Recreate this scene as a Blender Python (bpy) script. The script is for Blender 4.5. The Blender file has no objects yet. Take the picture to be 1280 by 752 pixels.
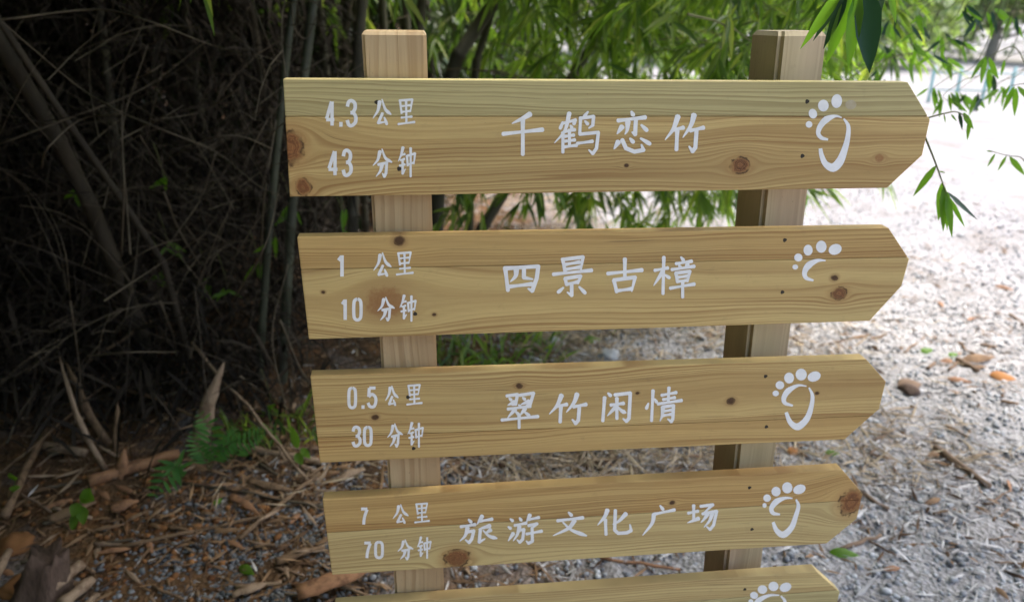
import bpy, bmesh, math, random
import numpy as np
from mathutils import Vector, Matrix, Euler
random.seed(7); RNG = np.random.default_rng(11)
R_ = math.radians
sc = bpy.context.scene
COL = sc.collection

# ------------------------------------------------------------------ camera
F_PX, CAM = 976.34, Vector((0.1881, -1.1741, 1.5553))
CROT = Euler((R_(69.163), R_(-0.8254), R_(-6.4542)), 'XYZ')
cam_data = bpy.data.cameras.new('camera'); cam = bpy.data.objects.new('camera', cam_data); COL.objects.link(cam)
cam.location = CAM; cam.rotation_euler = CROT
cam_data.sensor_width = 36.0; cam_data.lens = 36.0 * F_PX / 1280.0
cam_data.clip_start = 0.02; cam_data.clip_end = 600
cam_data.dof.use_dof = True; cam_data.dof.focus_distance = 1.22; cam_data.dof.aperture_fstop = 3.6
sc.camera = cam
# ------------------------------------------------------------------ light
SUN_EL, SUN_AZ = 58.0, 76.0          # azimuth measured from +Y towards +X
w = bpy.data.worlds.new('World'); sc.world = w; w.use_nodes = True
nt = w.node_tree
sky = nt.nodes.new('ShaderNodeTexSky'); sky.sky_type = 'NISHITA'; sky.sun_disc = False
sky.sun_elevation = R_(SUN_EL); sky.sun_rotation = R_(SUN_AZ)
sky.air_density = 1.0; sky.dust_density = 3.2; sky.ozone_density = 1.0
bgn = nt.nodes['Background']; bgn.inputs['Strength'].default_value = 0.15
nt.links.new(sky.outputs[0], bgn.inputs['Color'])
sun_d = bpy.data.lights.new('sun', 'SUN'); sun_d.energy = 2.3; sun_d.angle = R_(22); sun_d.color = (1, .97, .92)
sun = bpy.data.objects.new('sun', sun_d); COL.objects.link(sun)
sun.rotation_euler = Euler((R_(90 - SUN_EL), 0, R_(180 - SUN_AZ)), 'XYZ')
sc.view_settings.view_transform = 'Standard'; sc.view_settings.look = 'None'
sc.view_settings.exposure = 1.55; sc.view_settings.gamma = 1.0; sc.view_settings.use_curve_mapping = False
sc.cycles.max_bounces = 6; sc.cycles.diffuse_bounces = 3; sc.cycles.transmission_bounces = 4
sc.cycles.use_denoising = True

# ------------------------------------------------------------------ helpers
CM = CROT.to_matrix()
def ray(px, py):
    return CM @ Vector(((px - 640) / F_PX, -(py - 376) / F_PX, -1))
def at_y(px, py, Y):
    d = ray(px, py); return CAM + d * ((Y - CAM.y) / d.y)
def on_ground(px, py, z=0.0):
    d = ray(px, py); return CAM + d * ((z - CAM.z) / d.z)

def add_obj(name, mesh, mat=None, parent=None):
    o = bpy.data.objects.new(name, mesh); COL.objects.link(o)
    if mat is not None and not mesh.materials:
        for m in (mat if isinstance(mat, (list, tuple)) else [mat]): mesh.materials.append(m)
    if parent is not None:
        o.parent = parent
        o.matrix_parent_inverse = parent_inv(parent)
    return o
def parent_inv(p):
    m = Matrix.LocRotScale(p.location, p.rotation_euler, p.scale)
    return m.inverted()
def tag(o, label=None, cat=None, group=None, kind=None):
    if label: o['label'] = label
    if cat: o['category'] = cat
    if group: o['group'] = group
    if kind: o['kind'] = kind
    return o
def empty(name, loc):
    o = bpy.data.objects.new(name, None); COL.objects.link(o); o.location = loc; o.empty_display_size = .1
    return o
def mesh_py(name, V, F, smooth=False):
    me = bpy.data.meshes.new(name); me.from_pydata([tuple(v) for v in V], [], F); me.update()
    if smooth: me.shade_smooth()
    return me
def mesh_np(name, V, Q, smooth=False):
    """V (n,3) array, Q (m,k) array of equal-size faces"""
    me = bpy.data.meshes.new(name); n, (m, k) = len(V), Q.shape
    me.vertices.add(n); me.vertices.foreach_set('co', np.ascontiguousarray(V, np.float32).ravel())
    me.loops.add(m * k); me.loops.foreach_set('vertex_index', np.ascontiguousarray(Q, np.int32).ravel())
    me.polygons.add(m); me.polygons.foreach_set('loop_start', np.arange(0, m * k, k, dtype=np.int32))
    me.update(calc_edges=True); me.validate()
    if smooth: me.shade_smooth()
    return me

class G:
    """collects geometry for one mesh"""
    def __init__(s): s.V = []; s.F = []
    def add(s, V, F):
        b = len(s.V); s.V += [tuple(v) for v in V]; s.F += [tuple(i + b for i in f) for f in F]
    def tube(s, pts, rad, n=6, cap=True):
        pts = [Vector(p) for p in pts]; V = []; F = []
        up = Vector((0.31, 0.17, 1))
        for i, p in enumerate(pts):
            t = (pts[min(i + 1, len(pts) - 1)] - pts[max(i - 1, 0)]).normalized()
            a = t.cross(up)
            if a.length < .05: a = t.cross(Vector((1, 0, 0)))
            a.normalize(); b = t.cross(a)
            r = rad[i] if hasattr(rad, '__len__') else rad
            for k in range(n):
                th = 2 * math.pi * k / n; V.append(p + (a * math.cos(th) + b * math.sin(th)) * r)
        for i in range(len(pts) - 1):
            for k in range(n):
                k2 = (k + 1) % n; F.append((i * n + k, i * n + k2, (i + 1) * n + k2, (i + 1) * n + k))
        if cap:
            F.append(tuple(range(n - 1, -1, -1))); F.append(tuple((len(pts) - 1) * n + k for k in range(n)))
        s.add(V, F)
    def mesh(s, name, smooth=False): return mesh_py(name, s.V, s.F, smooth)

# leaf template: stations along the blade, folded along its midrib
def leaf_template(full=True):
    if full: T = [0, .08, .3, .55, .8, 1]; W = [.08, .5, 1, .92, .5, .01]
    else: T = [0, .35, 1]; W = [.12, 1, .02]
    P = []
    for t, wd in zip(T, W): P += [(t, -wd * .5, .0), (t, 0, 1.0 * wd), (t, wd * .5, .0)]
    Q = []
    for i in range(len(T) - 1):
        a = 3 * i
        Q += [(a, a + 1, a + 4, a + 3), (a + 1, a + 2, a + 5, a + 4)]
    return np.array(P), np.array(Q)
LT = {True: leaf_template(True), False: leaf_template(False)}
def leaves(O, D, N, L, Wd, droop, full=True, fold=-.18, twist=None):
    """O,D,N (n,3); L,Wd,droop (n,) -> V,Q"""
    P, Q = LT[full]; n = len(O)
    D = D / np.linalg.norm(D, axis=1, keepdims=True)
    S = np.cross(N, D); S /= (np.linalg.norm(S, axis=1, keepdims=True) + 1e-9)
    U = np.cross(D, S)
    t = P[:, 0][None, :, None]; sdw = P[:, 1][None, :, None]; f = P[:, 2][None, :, None]
    V = O[:, None] + D[:, None] * (t * L[:, None, None]) + S[:, None] * (sdw * Wd[:, None, None]) \
        + U[:, None] * (f * fold * Wd[:, None, None])
    V[:, :, 2] -= (droop * L)[:, None] * P[:, 0][None, :] ** 2
    k = len(P)
    Qs = (Q[None] + (np.arange(n) * k)[:, None, None]).reshape(-1, 4)
    return V.reshape(-1, 3), Qs

# ------------------------------------------------------------------ node helpers
class NT:
    def __init__(s, name):
        s.m = bpy.data.materials.new(name); s.m.use_nodes = True; s.t = s.m.node_tree
        s.b = s.t.nodes['Principled BSDF']; s.out = s.t.nodes['Material Output']
    def n(s, ty, **kw):
        nd = s.t.nodes.new(ty)
        for k, v in kw.items(): setattr(nd, k, v)
        return nd
    def set(s, sock, v):
        if hasattr(v, 'links') or isinstance(v, bpy.types.NodeSocket): s.t.links.new(v, sock)
        elif v is not None:
            if sock.type == 'RGBA' and len(v) == 3: v = (*v, 1)
            sock.default_value = v
    def math(s, op, a, b=None, c=None, clamp=False):
        nd = s.n('ShaderNodeMath', operation=op, use_clamp=clamp)
        for i, v in enumerate((a, b, c)):
            if v is not None: s.set(nd.inputs[i], v)
        return nd.outputs[0]
    def coords(s, kind='Object'): return s.n('ShaderNodeTexCoord').outputs[kind]
    def sep(s, v):
        nd = s.n('ShaderNodeSeparateXYZ'); s.set(nd.inputs[0], v); return nd.outputs
    def comb(s, x, y, z):
        nd = s.n('ShaderNodeCombineXYZ')
        for i, v in enumerate((x, y, z)): s.set(nd.inputs[i], v)
        return nd.outputs[0]
    def scale(s, v, sx, sy, sz, loc=(0, 0, 0)):
        nd = s.n('ShaderNodeMapping'); s.set(nd.inputs[0], v)
        nd.inputs['Scale'].default_value = (sx, sy, sz); nd.inputs['Location'].default_value = loc
        return nd.outputs[0]
    def noise(s, v, scale=5, detail=3, rough=.55, dist=0, out=0):
        nd = s.n('ShaderNodeTexNoise'); s.set(nd.inputs['Vector'], v)
        nd.inputs['Scale'].default_value = scale; nd.inputs['Detail'].default_value = detail
        nd.inputs['Roughness'].default_value = rough; nd.inputs['Distortion'].default_value = dist
        return nd.outputs[out]
    def voro(s, v, scale=5, feature='F1', out=0):
        nd = s.n('ShaderNodeTexVoronoi', feature=feature); s.set(nd.inputs['Vector'], v)
        nd.inputs['Scale'].default_value = scale; return nd.outputs[out]
    def ramp(s, f, stops, interp='LINEAR'):
        nd = s.n('ShaderNodeValToRGB'); s.set(nd.inputs[0], f); cr = nd.color_ramp; cr.interpolation = interp
        while len(cr.elements) < len(stops): cr.elements.new(.5)
        for e, (p, c) in zip(cr.elements, stops):
            e.position = p; e.color = (*c, 1) if hasattr(c, '__len__') else (c, c, c, 1)
        return nd.outputs[0]
    def mix(s, f, a, b, mode='MIX'):
        nd = s.n('ShaderNodeMix', data_type='RGBA', blend_type=mode)
        s.set(nd.inputs[0], f); s.set(nd.inputs[6], a); s.set(nd.inputs[7], b); return nd.outputs[2]
    def smooth(s, v, a, b, lo=0., hi=1.):
        nd = s.n('ShaderNodeMapRange', interpolation_type='SMOOTHSTEP'); s.set(nd.inputs[0], v)
        for i, x in zip((1, 2, 3, 4), (a, b, lo, hi)): nd.inputs[i].default_value = x
        return nd.outputs[0]
    def bump(s, h, strength=.3, dist=.01):
        nd = s.n('ShaderNodeBump'); nd.inputs['Strength'].default_value = strength
        nd.inputs['Distance'].default_value = dist; s.set(nd.inputs['Height'], h)
        s.t.links.new(nd.outputs[0], s.b.inputs['Normal'])
    def base(s, c, rough=.7, spec=.3):
        s.set(s.b.inputs['Base Color'], c); s.set(s.b.inputs['Roughness'], rough)
        s.b.inputs['Specular IOR Level'].default_value = spec

def wood(name, light, dark, knots, seed, lam=(), tint_amt=.12, freq=190, axis='x'):
    """pine board: rings as stream lines that flow round the knots.  knots: (x, z, r, kind)"""
    t = NT(name); co = t.coords(); x, y, z = t.sep(co)
    if axis == 'z': x, z = z, x
    p0 = t.comb(x, seed * 1.7, z)
    warp = t.noise(t.scale(p0, 1.6, 1, 5, (seed, 0, 0)), 1, 2, .5)
    warp2 = t.noise(t.scale(p0, 9, 1, 22, (seed * 2, 0, 0)), 1, 2, .5)
    psi = t.math('ADD', z, t.math('MULTIPLY', t.math('SUBTRACT', warp, .5), .055))
    psi = t.math('ADD', psi, t.math('MULTIPLY', t.math('SUBTRACT', warp2, .5), .004))
    masks = []
    for kx, kz, kr, kk in knots:
        dx = t.math('MULTIPLY', t.math('SUBTRACT', x, kx), .55 if kk != 'burl' else .8); dz = t.math('SUBTRACT', z, kz)
        r2 = t.math('ADD', t.math('MULTIPLY', dx, dx), t.math('MULTIPLY', dz, dz))
        infl = t.math('DIVIDE', kr * kr * 2.2, t.math('ADD', r2, kr * kr * 1.0))
        psi = t.math('SUBTRACT', psi, t.math('MULTIPLY', dz, infl))
        dk = t.math('MULTIPLY', dx, 1.5); masks.append((t.math('SQRT', t.math('ADD', t.math('MULTIPLY', dk, dk), t.math('MULTIPLY', dz, dz))), kr, kk, dx, dz))
    g = t.noise(t.comb(t.math('MULTIPLY', x, .35), seed * 3.1, t.math('MULTIPLY', psi, 1.0 * freq)), 1, 1.5, .6)
    fr = t.math('FRACT', t.math('ADD', t.math('MULTIPLY', psi, freq * .8), t.math('MULTIPLY', t.noise(t.comb(t.math('MULTIPLY', x, .5), seed, t.math('MULTIPLY', psi, 38)), 1, 2), 5.0)))
    late = t.math('MULTIPLY', t.smooth(fr, .25, .86), t.smooth(fr, .88, .99, 1., 0.))
    amp = t.smooth(t.noise(t.comb(t.math('MULTIPLY', x, .9), seed * 2.2, t.math('MULTIPLY', psi, 32)), 1, 2), .34, .62, .12, 1.)
    ring = t.math('MULTIPLY', t.math('MAXIMUM', late, t.math('MULTIPLY', t.smooth(g, .46, .68), .7)), amp)
    g2 = t.noise(t.comb(t.math('MULTIPLY', x, .5), seed * 5.1, t.math('MULTIPLY', psi, 30)), 1, 2, .5)
    fib = t.noise(t.comb(t.math('MULTIPLY', x, 18), seed, t.math('MULTIPLY', z, 900)), 1, 2, .6)
    mid = tuple(.5 * a + .5 * b for a, b in zip(light, dark))
    c = t.mix(t.smooth(g2, .35, .7), light, mid)
    c = t.mix(t.math('MULTIPLY', ring, .85), c, dark)
    c = t.mix(t.math('MULTIPLY', t.smooth(fib, .4, .75), .22), c, tuple(.55 * a for a in mid))
    big = t.noise(t.scale(p0, 2.2, 1, 7, (0, 0, seed)), 1, 2, .5)
    c = t.mix(t.math('MULTIPLY', t.smooth(big, .4, .7), tint_amt), c, (.36, .34, .17))
    for r, kr, kk, dx, dz in masks:
        wob = t.math('MULTIPLY', t.math('SUBTRACT', t.noise(co, 90, 3), .5), kr * .9)
        rr = t.math('ADD', r, wob)
        kn_ = t.smooth(t.noise(t.scale(co, 1, 1, 1, (kr * 99, 0, 0)), 130, 3, .7), .35, .65)
        rings = t.noise(t.comb(t.math('MULTIPLY', rr, 900), kr * 50, 0), 1, 1)
        if kk == 'burl':
            kc = t.mix(t.smooth(rings, .35, .65), (.33, .14, .05), (.15, .055, .02)); halo = (.42, .24, .09)
        elif kk == 'red':
            kc = t.mix(t.smooth(rings, .35, .65), (.33, .145, .055), (.10, .038, .015)); halo = (.38, .22, .08)
        elif kk == 'pale':
            kc = t.mix(rings, (.36, .19, .075), (.27, .13, .05)); halo = (.40, .25, .1)
        else:
            kc = t.mix(rings, (.10, .05, .022), (.04, .02, .01)); halo = (.30, .17, .07)
        kc = t.mix(t.math('MULTIPLY', kn_, .3), kc, tuple(.45 * q for q in halo) if kk != 'pale' else halo)
        hm = t.smooth(r, kr * .9, kr * 2.0, .6, 0.)
        c = t.mix(hm, c, halo)
        c = t.mix(t.smooth(rr, kr * .62, kr * 1.12, 1., 0.), c, kc)
        edge = t.math('MULTIPLY', t.smooth(rr, kr * .72, kr * .95), t.smooth(rr, kr * .98, kr * 1.15, 1., 0.))
        if kk != 'pale': c = t.mix(t.math('MULTIPLY', edge, t.smooth(t.noise(co, 60, 1), .40, .6, .1, .85)), c, (.045, .02, .009))
    dirt = t.noise(co, 34, 4, .7)
    c = t.mix(t.math('MULTIPLY', t.smooth(dirt, .58, .75), .18), c, (.16, .12, .07))
    chk = t.smooth(t.noise(t.comb(t.math('MULTIPLY', x, 7), seed * 9, t.math('MULTIPLY', psi, 420)), 1, 1), .72, .78)
    c = t.mix(t.math('MULTIPLY', chk, .55), c, (.09, .055, .03))
    spk = t.smooth(t.noise(co, 210, 1), .76, .82); c = t.mix(t.math('MULTIPLY', spk, .5), c, (.10, .07, .045))
    t.base(c, .62, .25)
    h = t.math('ADD', t.math('MULTIPLY', ring, -.5), t.math('MULTIPLY', fib, .6))
    t.bump(h, .22, .0012)
    return t.m

def simple(name, c1, c2, scale=8, rough=.8, bump=.3, stretch=(1, 1, 1), island=True, spec=.25):
    t = NT(name); co = t.coords()
    f = t.noise(t.scale(co, *stretch), scale, 4, .6)
    if island:
        gi = t.n('ShaderNodeNewGeometry').outputs['Random Per Island']
        f = t.math('ADD', t.math('MULTIPLY', f, .55), t.math('MULTIPLY', gi, .45))
    c = t.ramp(f, [(.3, c1), (.7, c2)])
    t.base(c, rough, spec); t.bump(f, bump, .006)
    return t.m

def leafmat(name, stops, trans=.45, rough=.38, spec=.45):
    t = NT(name)
    gi = t.n('ShaderNodeNewGeometry').outputs['Random Per Island']
    co = t.coords(); f = t.noise(co, 30, 2)
    c = t.ramp(t.math('ADD', t.math('MULTIPLY', gi, .85), t.math('MULTIPLY', f, .15)), stops)
    t.base(c, rough, spec)
    tr = t.n('ShaderNodeBsdfTranslucent')
    cc = t.mix(1.0, c, (1.3, 1.5, .55), 'MULTIPLY'); t.set(tr.inputs[0], cc)
    mx = t.n('ShaderNodeMixShader'); mx.inputs[0].default_value = trans
    t.t.links.new(t.b.outputs[0], mx.inputs[1]); t.t.links.new(tr.outputs[0], mx.inputs[2])
    t.t.links.new(mx.outputs[0], t.out.inputs[0])
    return t.m

M = {}
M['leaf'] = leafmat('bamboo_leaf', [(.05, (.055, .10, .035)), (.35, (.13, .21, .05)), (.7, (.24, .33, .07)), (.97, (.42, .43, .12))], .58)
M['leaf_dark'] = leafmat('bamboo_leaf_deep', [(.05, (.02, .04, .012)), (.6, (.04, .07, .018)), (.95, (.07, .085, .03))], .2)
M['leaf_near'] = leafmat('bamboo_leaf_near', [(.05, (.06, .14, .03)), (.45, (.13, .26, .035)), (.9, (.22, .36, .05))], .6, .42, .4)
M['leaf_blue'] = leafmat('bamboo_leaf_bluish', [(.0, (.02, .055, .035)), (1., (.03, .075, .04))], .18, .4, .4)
M['fern'] = leafmat('fern_leaf', [(.05, (.07, .19, .05)), (.9, (.14, .32, .07))], .4, .5, .3)
M['far_leaf_hazed'] = leafmat('far_leaf_hazed', [(.05, (.14, .19, .09)), (.5, (.22, .28, .13)), (.95, (.32, .36, .20))], .4)  # leaf green lightened in the colour to stand for distant haze and glare
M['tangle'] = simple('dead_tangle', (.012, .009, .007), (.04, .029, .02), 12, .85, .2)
M['straw'] = simple('straw', (.22, .15, .09), (.52, .41, .28), 12, .8, .2)
M['dry_leaf'] = simple('dry_bamboo_leaf', (.23, .205, .195), (.64, .605, .59), 20, .75, .2)
M['dry_leaf_brown'] = simple('dry_leaf_brown', (.07, .038, .022), (.29, .175, .095), 20, .8, .3)
M['orange_leaf'] = simple('orange_leaf', (.30, .11, .03), (.44, .19, .05), 25, .7, .2)
def fibrous(name, c1, c2, c3):
    t = NT(name); at = t.n('ShaderNodeAttribute', attribute_name='st').outputs['Vector']; co = t.coords()
    f = t.noise(t.scale(at, 3, 60, 1), 1, 3, .6); bl = t.noise(co, 28, 4, .65)
    c = t.mix(t.smooth(bl, .45, .7), t.ramp(f, [(.3, c1), (.7, c2)]), c3)
    t.base(c, .7, .25); t.bump(f, .5, .002); return t.m
M['sheath'] = fibrous('bamboo_sheath', (.08, .045, .025), (.34, .22, .13), (.09, .055, .033))
M['sheath_pale'] = fibrous('bamboo_sheath_pale', (.15, .09, .055), (.48, .35, .24), (.17, .105, .065))
M['sheath_red'] = fibrous('bamboo_sheath_red', (.24, .11, .055), (.40, .22, .12), (.14, .07, .04))
M['stick'] = simple('dead_stick', (.10, .06, .04), (.27, .18, .12), 14, .85, .4)
M['twig_dry'] = simple('dry_twig', (.035, .027, .018), (.16, .125, .085), 14, .8, .2)
M['twig_fine'] = simple('fine_dead_twig', (.016, .012, .009), (.075, .058, .04), 14, .8, .2)
M['bark_hazed'] = simple('hazed_bark', (.30, .27, .24), (.44, .41, .38), 6, .9, .3)  # far trunks: haze and glare put into the bark colour
M['twig_green'] = simple('green_twig', (.07, .09, .03), (.16, .16, .06), 14, .6, .2)
M['culm'] = simple('bamboo_culm_green', (.025, .03, .02), (.075, .08, .052), 5, .5, .2, (3, 3, 1), False, .4)
M['culm_dark'] = simple('bamboo_culm_dark', (.035, .03, .022), (.10, .09, .06), 5, .6, .2, (3, 3, 1), False, .35)
M['culm_brown'] = simple('bamboo_culm_brown', (.026, .02, .014), (.07, .053, .036), 5, .7, .3, (3, 3, 1), False)
M['pebble'] = simple('gravel_stone', (.16, .165, .18), (.50, .50, .51), 9, .85, .3)
M['pebble_dark'] = simple('dark_gravel_stone', (.07, .075, .085), (.24, .245, .26), 9, .75, .3)  # darker tone of the gravel stones
M['clod'] = simple('orange_soil_clod', (.12, .05, .02), (.30, .14, .055), 12, .95, .5)
M['stump'] = simple('rotten_stump', (.04, .026, .02), (.15, .10, .075), 30, .95, .8, (4, 4, 1))
M['screw'] = simple('dark_screw', (.02, .016, .012), (.05, .04, .03), 200, .6, .2)
M['fence'] = simple('teal_paint', (.22, .42, .40), (.30, .50, .48), 5, .5, .1)
t = NT('white_vinyl'); n_ = t.noise(t.coords(), 60, 3)
t.base(t.ramp(n_, [(.3, (.76, .755, .75)), (.7, (.87, .865, .86))]), .45, .35); M['vinyl'] = t.m
t = NT('vinyl_residue'); n_ = t.noise(t.coords(), 90, 3)
t.base(t.ramp(n_, [(.3, (.40, .33, .20)), (.7, (.47, .41, .28))]), .5, .3); M['residue'] = t.m

# ------------------------------------------------------------------ ground
def hills(x, y):
    """gentle relief; a low bank of litter builds up round the bamboo on the left"""
    h = .02 * np.sin(1.7 * x + .4) * np.cos(1.3 * y) + .012 * np.sin(4.1 * x + 2.2 * y) + .008 * np.sin(9.3 * x - 7.1 * y + 1)
    h = h * np.exp(-((x - 1) ** 2 + (y - 2) ** 2) / 60)
    bank = 1 / (1 + np.exp((x + .25 + .12 * np.sin(2 * y)) * 4)) * 1 / (1 + np.exp(-(y - 1.9) * 3)) * 1 / (1 + np.exp((y - 8) * 1))
    return h + .14 * bank
ax = lambda n, mid, s, k: mid + np.sinh(np.linspace(-k, k, n)) * s
gx = ax(190, 0.6, .26, 7.3); gy = ax(190, 2.2, .26, 7.3)
X, Y = np.meshgrid(gx, gy, indexing='ij')
near = (np.abs(X) < 8) & (np.abs(Y - 2) < 8)
Z = hills(X, Y) + np.where(near, RNG.normal(0, .006, X.shape), 0)
V = np.stack([X, Y, Z], -1).reshape(-1, 3); nx, ny = X.shape
i, j = np.meshgrid(np.arange(nx - 1), np.arange(ny - 1), indexing='ij'); a = (i * ny + j).ravel()
Q = np.stack([a, a + ny, a + ny + 1, a + 1], -1)
t = NT('ground_soil_gravel'); co = t.coords(); x, y, z = t.sep(co)
edge = t.math('ADD', x, t.math('MULTIPLY', t.math('SUBTRACT', t.noise(co, 1.1, 3), .5), 1.6))
soil_side = t.smooth(t.math('SUBTRACT', edge, t.math('MULTIPLY', t.math('MINIMUM', y, 4.), .22)), -.1, .8)     # 0 soil, 1 gravel
soil = t.ramp(t.noise(co, 7, 5, .65), [(.25, (.045, .03, .02)), (.5, (.12, .07, .038)), (.72, (.23, .11, .045))])
grit = t.ramp(t.sep(t.voro(co, 70, 'F1', 1))[0], [(0, .3), (1, .8)])
grav = t.mix(.55, t.ramp(t.noise(co, 55, 4, .7), [(.3, (.215, .205, .20)), (.7, (.42, .405, .395))]), grit, 'SOFT_LIGHT')
gravhue = t.mix(1.0, grav, (1.0, .985, 1.0), 'MULTIPLY')
patch = t.smooth(t.noise(co, 2.3, 3), .52, .66)
soil = t.mix(t.math('MULTIPLY', patch, .8), soil, t.mix(.5, gravhue, (.10, .105, .12)))
gravhue = t.mix(t.math('MULTIPLY', t.smooth(t.noise(co, 1.7, 4, .6), .50, .68), .55), gravhue, (.20, .165, .14))
c = t.mix(soil_side, soil, gravhue)
t.base(c, .95, .15); t.bump(t.math('ADD', t.voro(co, 70), t.noise(co, 25, 4)), .7, .012)
g = add_obj('ground', mesh_np('ground', V, Q, True), t.m); tag(g, kind='structure')
def gz(x, y): return float(hills(np.array(x), np.array(y)))
def gpt(px, py, lift=0.0):
    p = on_ground(px, py)
    for _ in range(3): p = on_ground(px, py, gz(p.x, p.y))
    p.z += lift; return p

# ------------------------------------------------------------------ the sign
BPX = [[(357, 97), (362, 246), (1124, 101), (1157, 148), (1153, 194), (1109, 235)],
       [(374, 291), (386, 424), (1101, 280), (1131.5, 321), (1127, 357.6), (1087, 401)],
       [(390, 462), (400, 578), (1074, 441.6), (1103, 473), (1099, 511), (1056, 549)],
       [(405, 614), (415, 718), (1045, 578), (1074.5, 612), (1071, 648), (1033, 679)],
       [(419, 746), None, (1014, 704), (1046, 734), None, None]]
TH = .024
sign = empty('direction_sign', (0.48, .06, 0))
tag(sign, 'wooden direction sign of arrow-ended pine boards with white Chinese lettering on two square posts', 'sign')

def board_outline(k):
    b = BPX[k]
    if b[1] is None:      # the lowest one, cut by the frame: same size as its neighbours
        tl, tr, tp = at_y(*b[0], TH), at_y(*b[2], TH), at_y(*b[3], TH / 2)
        return [(tl.x, tl.z), (tl.x + .001, tl.z - .167), (tr.x - .004, tr.z - .167), (tp.x - .001, tp.z - .052), (tp.x, tp.z), (tr.x, tr.z)]
    P = [at_y(*b[0], TH), at_y(*b[1], 0), at_y(*b[5], 0), at_y(*b[4], 0), at_y(*b[3], TH / 2), at_y(*b[2], TH)]
    return [(p.x, p.z) for p in P]       # TL, BL, BR, tip low, tip high, TR (counter-clockwise seen from the front)

def prism(poly, y0, y1, bevel, name):
    bm = bmesh.new()
    vs = [bm.verts.new((x, y0, z)) for x, z in poly]; f = bm.faces.new(vs)
    r = bmesh.ops.extrude_face_region(bm, geom=[f])
    for v in r['geom']:
        if isinstance(v, bmesh.types.BMVert): v.co.y = y1
    bmesh.ops.recalc_face_normals(bm, faces=bm.faces)
    if bevel: bmesh.ops.bevel(bm, geom=list(bm.edges), offset=bevel, segments=2, affect='EDGES', profile=.6)
    me = bpy.data.meshes.new(name); bm.to_mesh(me); bm.free()
    return me
def clip(poly, keep_above, line):
    """cut a polygon by the line z = line(x)"""
    out = []; n = len(poly); s = 1 if keep_above else -1
    d = [s * (z - line(x)) for x, z in poly]
    for i in range(n):
        a, b = poly[i], poly[(i + 1) % n]; da, db = d[i], d[(i + 1) % n]
        if da >= 0: out.append(a)
        if da * db < 0:
            u = da / (da - db); out.append((a[0] + u * (b[0] - a[0]), a[1] + u * (b[1] - a[1])))
    return out
YEL = ((.61, .44, .18), (.30, .16, .055)); ORG = ((.58, .39, .15), (.30, .155, .05)); GRN = ((.53, .445, .21), (.31, .235, .10))
PAL = ((.61, .47, .21), (.34, .22, .09))
# seam height below the top edge, palettes of upper and lower strip, knots in photo pixels (x, y, radius px, kind)
BOARDS = [
 (.052, GRN, YEL, [(925, 207, 10, 'red'), (362, 184, 20, 'burl'), (379, 234, 11, 'burl'), (783, 207, 3, 'dark'), (1099, 198, 5, 'pale')]),
 (.052, ORG, YEL, [(499, 301, 8, 'dark'), (482, 378, 22, 'pale'), (404, 365, 3, 'dark'), (543, 393, 3, 'dark'), (1049, 367, 8, 'red'), (1043, 347, 5, 'dark')]),
 (.115, YEL, ORG, [(649, 482, 5, 'dark'), (469, 521, 5, 'dark'), (914, 501, 6, 'dark'), (797, 491, 3, 'dark'), (1021, 491, 3, 'dark')]),
 (.070, ORG, PAL, [(571, 697, 13, 'red'), (1064, 627, 17, 'burl'), (590, 655, 5, 'dark'), (840, 628, 4, 'dark')]),
 (.050, PAL, GRN, [])]
boards = []
for k, (seam, pu, pl, kn) in enumerate(BOARDS):
    o = board_outline(k); TL, BL, BR, T1, T2, TR = o
    sl = (TR[1] - TL[1]) / (TR[0] - TL[0]); z0 = TL[1] - seam
    line = lambda x, z0=z0, x0=TL[0], sl=sl: z0 + sl * (x - x0)
    cx = sum(p[0] for p in o) / 6; cz = sum(p[1] for p in o) / 6
    inner = [(cx + (x - cx) * .997, cz + (z - cz) * .984) for x, z in o]
    core = add_obj('board', prism(inner, .0022, TH - .002, 0, 'board'), None, sign)
    KN = []
    for px, py, r, kk in kn:
        p = at_y(px, py, 0); KN.append((p.x, p.z, r * (.75 if kk == 'dark' else 1) * (p - CAM).length / F_PX, kk))
    up = [q for q in KN if q[1] > line(q[0]) - q[2] * 2]; lo = [q for q in KN if q[1] < line(q[0]) + q[2] * 2]
    mu = wood(f'pine_upper_{k}', *pu, up, 3.3 + 7 * k); ml = wood(f'pine_lower_{k}', *pl, lo, 6.1 + 11 * k)
    core.data.materials.append(ml)
    gap = .0004
    s1 = add_obj('strip', prism(clip(o, True, lambda x: line(x) + gap), 0, TH, .0016, 'strip'), mu, core)
    s2 = add_obj('strip', prism(clip(o, False, lambda x: line(x) - gap), 0, TH, .0016, 'strip'), ml, core)
    boards.append(core)

# posts (square, with chamfered edges and tops)
def post(x, y, sx, sy, ztop, rot, mat, cham, lean=0):
    bm = bmesh.new(); bmesh.ops.create_cube(bm, size=1)
    for v in bm.verts: v.co = Vector((v.co.x * sx, v.co.y * sy, (v.co.z + .5) * (ztop + .25) - .25))
    es = [e for e in bm.edges if abs(e.verts[0].co.z - e.verts[1].co.z) > .1]
    bmesh.ops.bevel(bm, geom=es, offset=cham, segments=2, affect='EDGES')
    topf = max(bm.faces, key=lambda f_: f_.calc_center_median().z)
    r = bmesh.ops.inset_region(bm, faces=[topf], thickness=cham, depth=0)
    for v in topf.verts: v.co.z += cham * .7
    for v in bm.verts:
        if v not in topf.verts and v.co.z > ztop - .001: v.co.z -= cham * .3
    me = bpy.data.meshes.new('post'); bm.to_mesh(me); bm.free()
    sh = Matrix.Identity(4); sh[0][2] = lean; sh[0][3] = -lean * 1.5
    me.transform(Matrix.Translation((x, y, 0)) @ sh @ Matrix.Rotation(rot, 4, 'Z'))
    return add_obj('post', me, mat, sign)
post(.1535, .0245 + .047, .093, .09, 1.5115, 0, wood('post_pine', (.52, .38, .22), (.38, .25, .13), [], 21, tint_amt=.05, freq=70, axis='z'), .0045, -.009)
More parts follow.
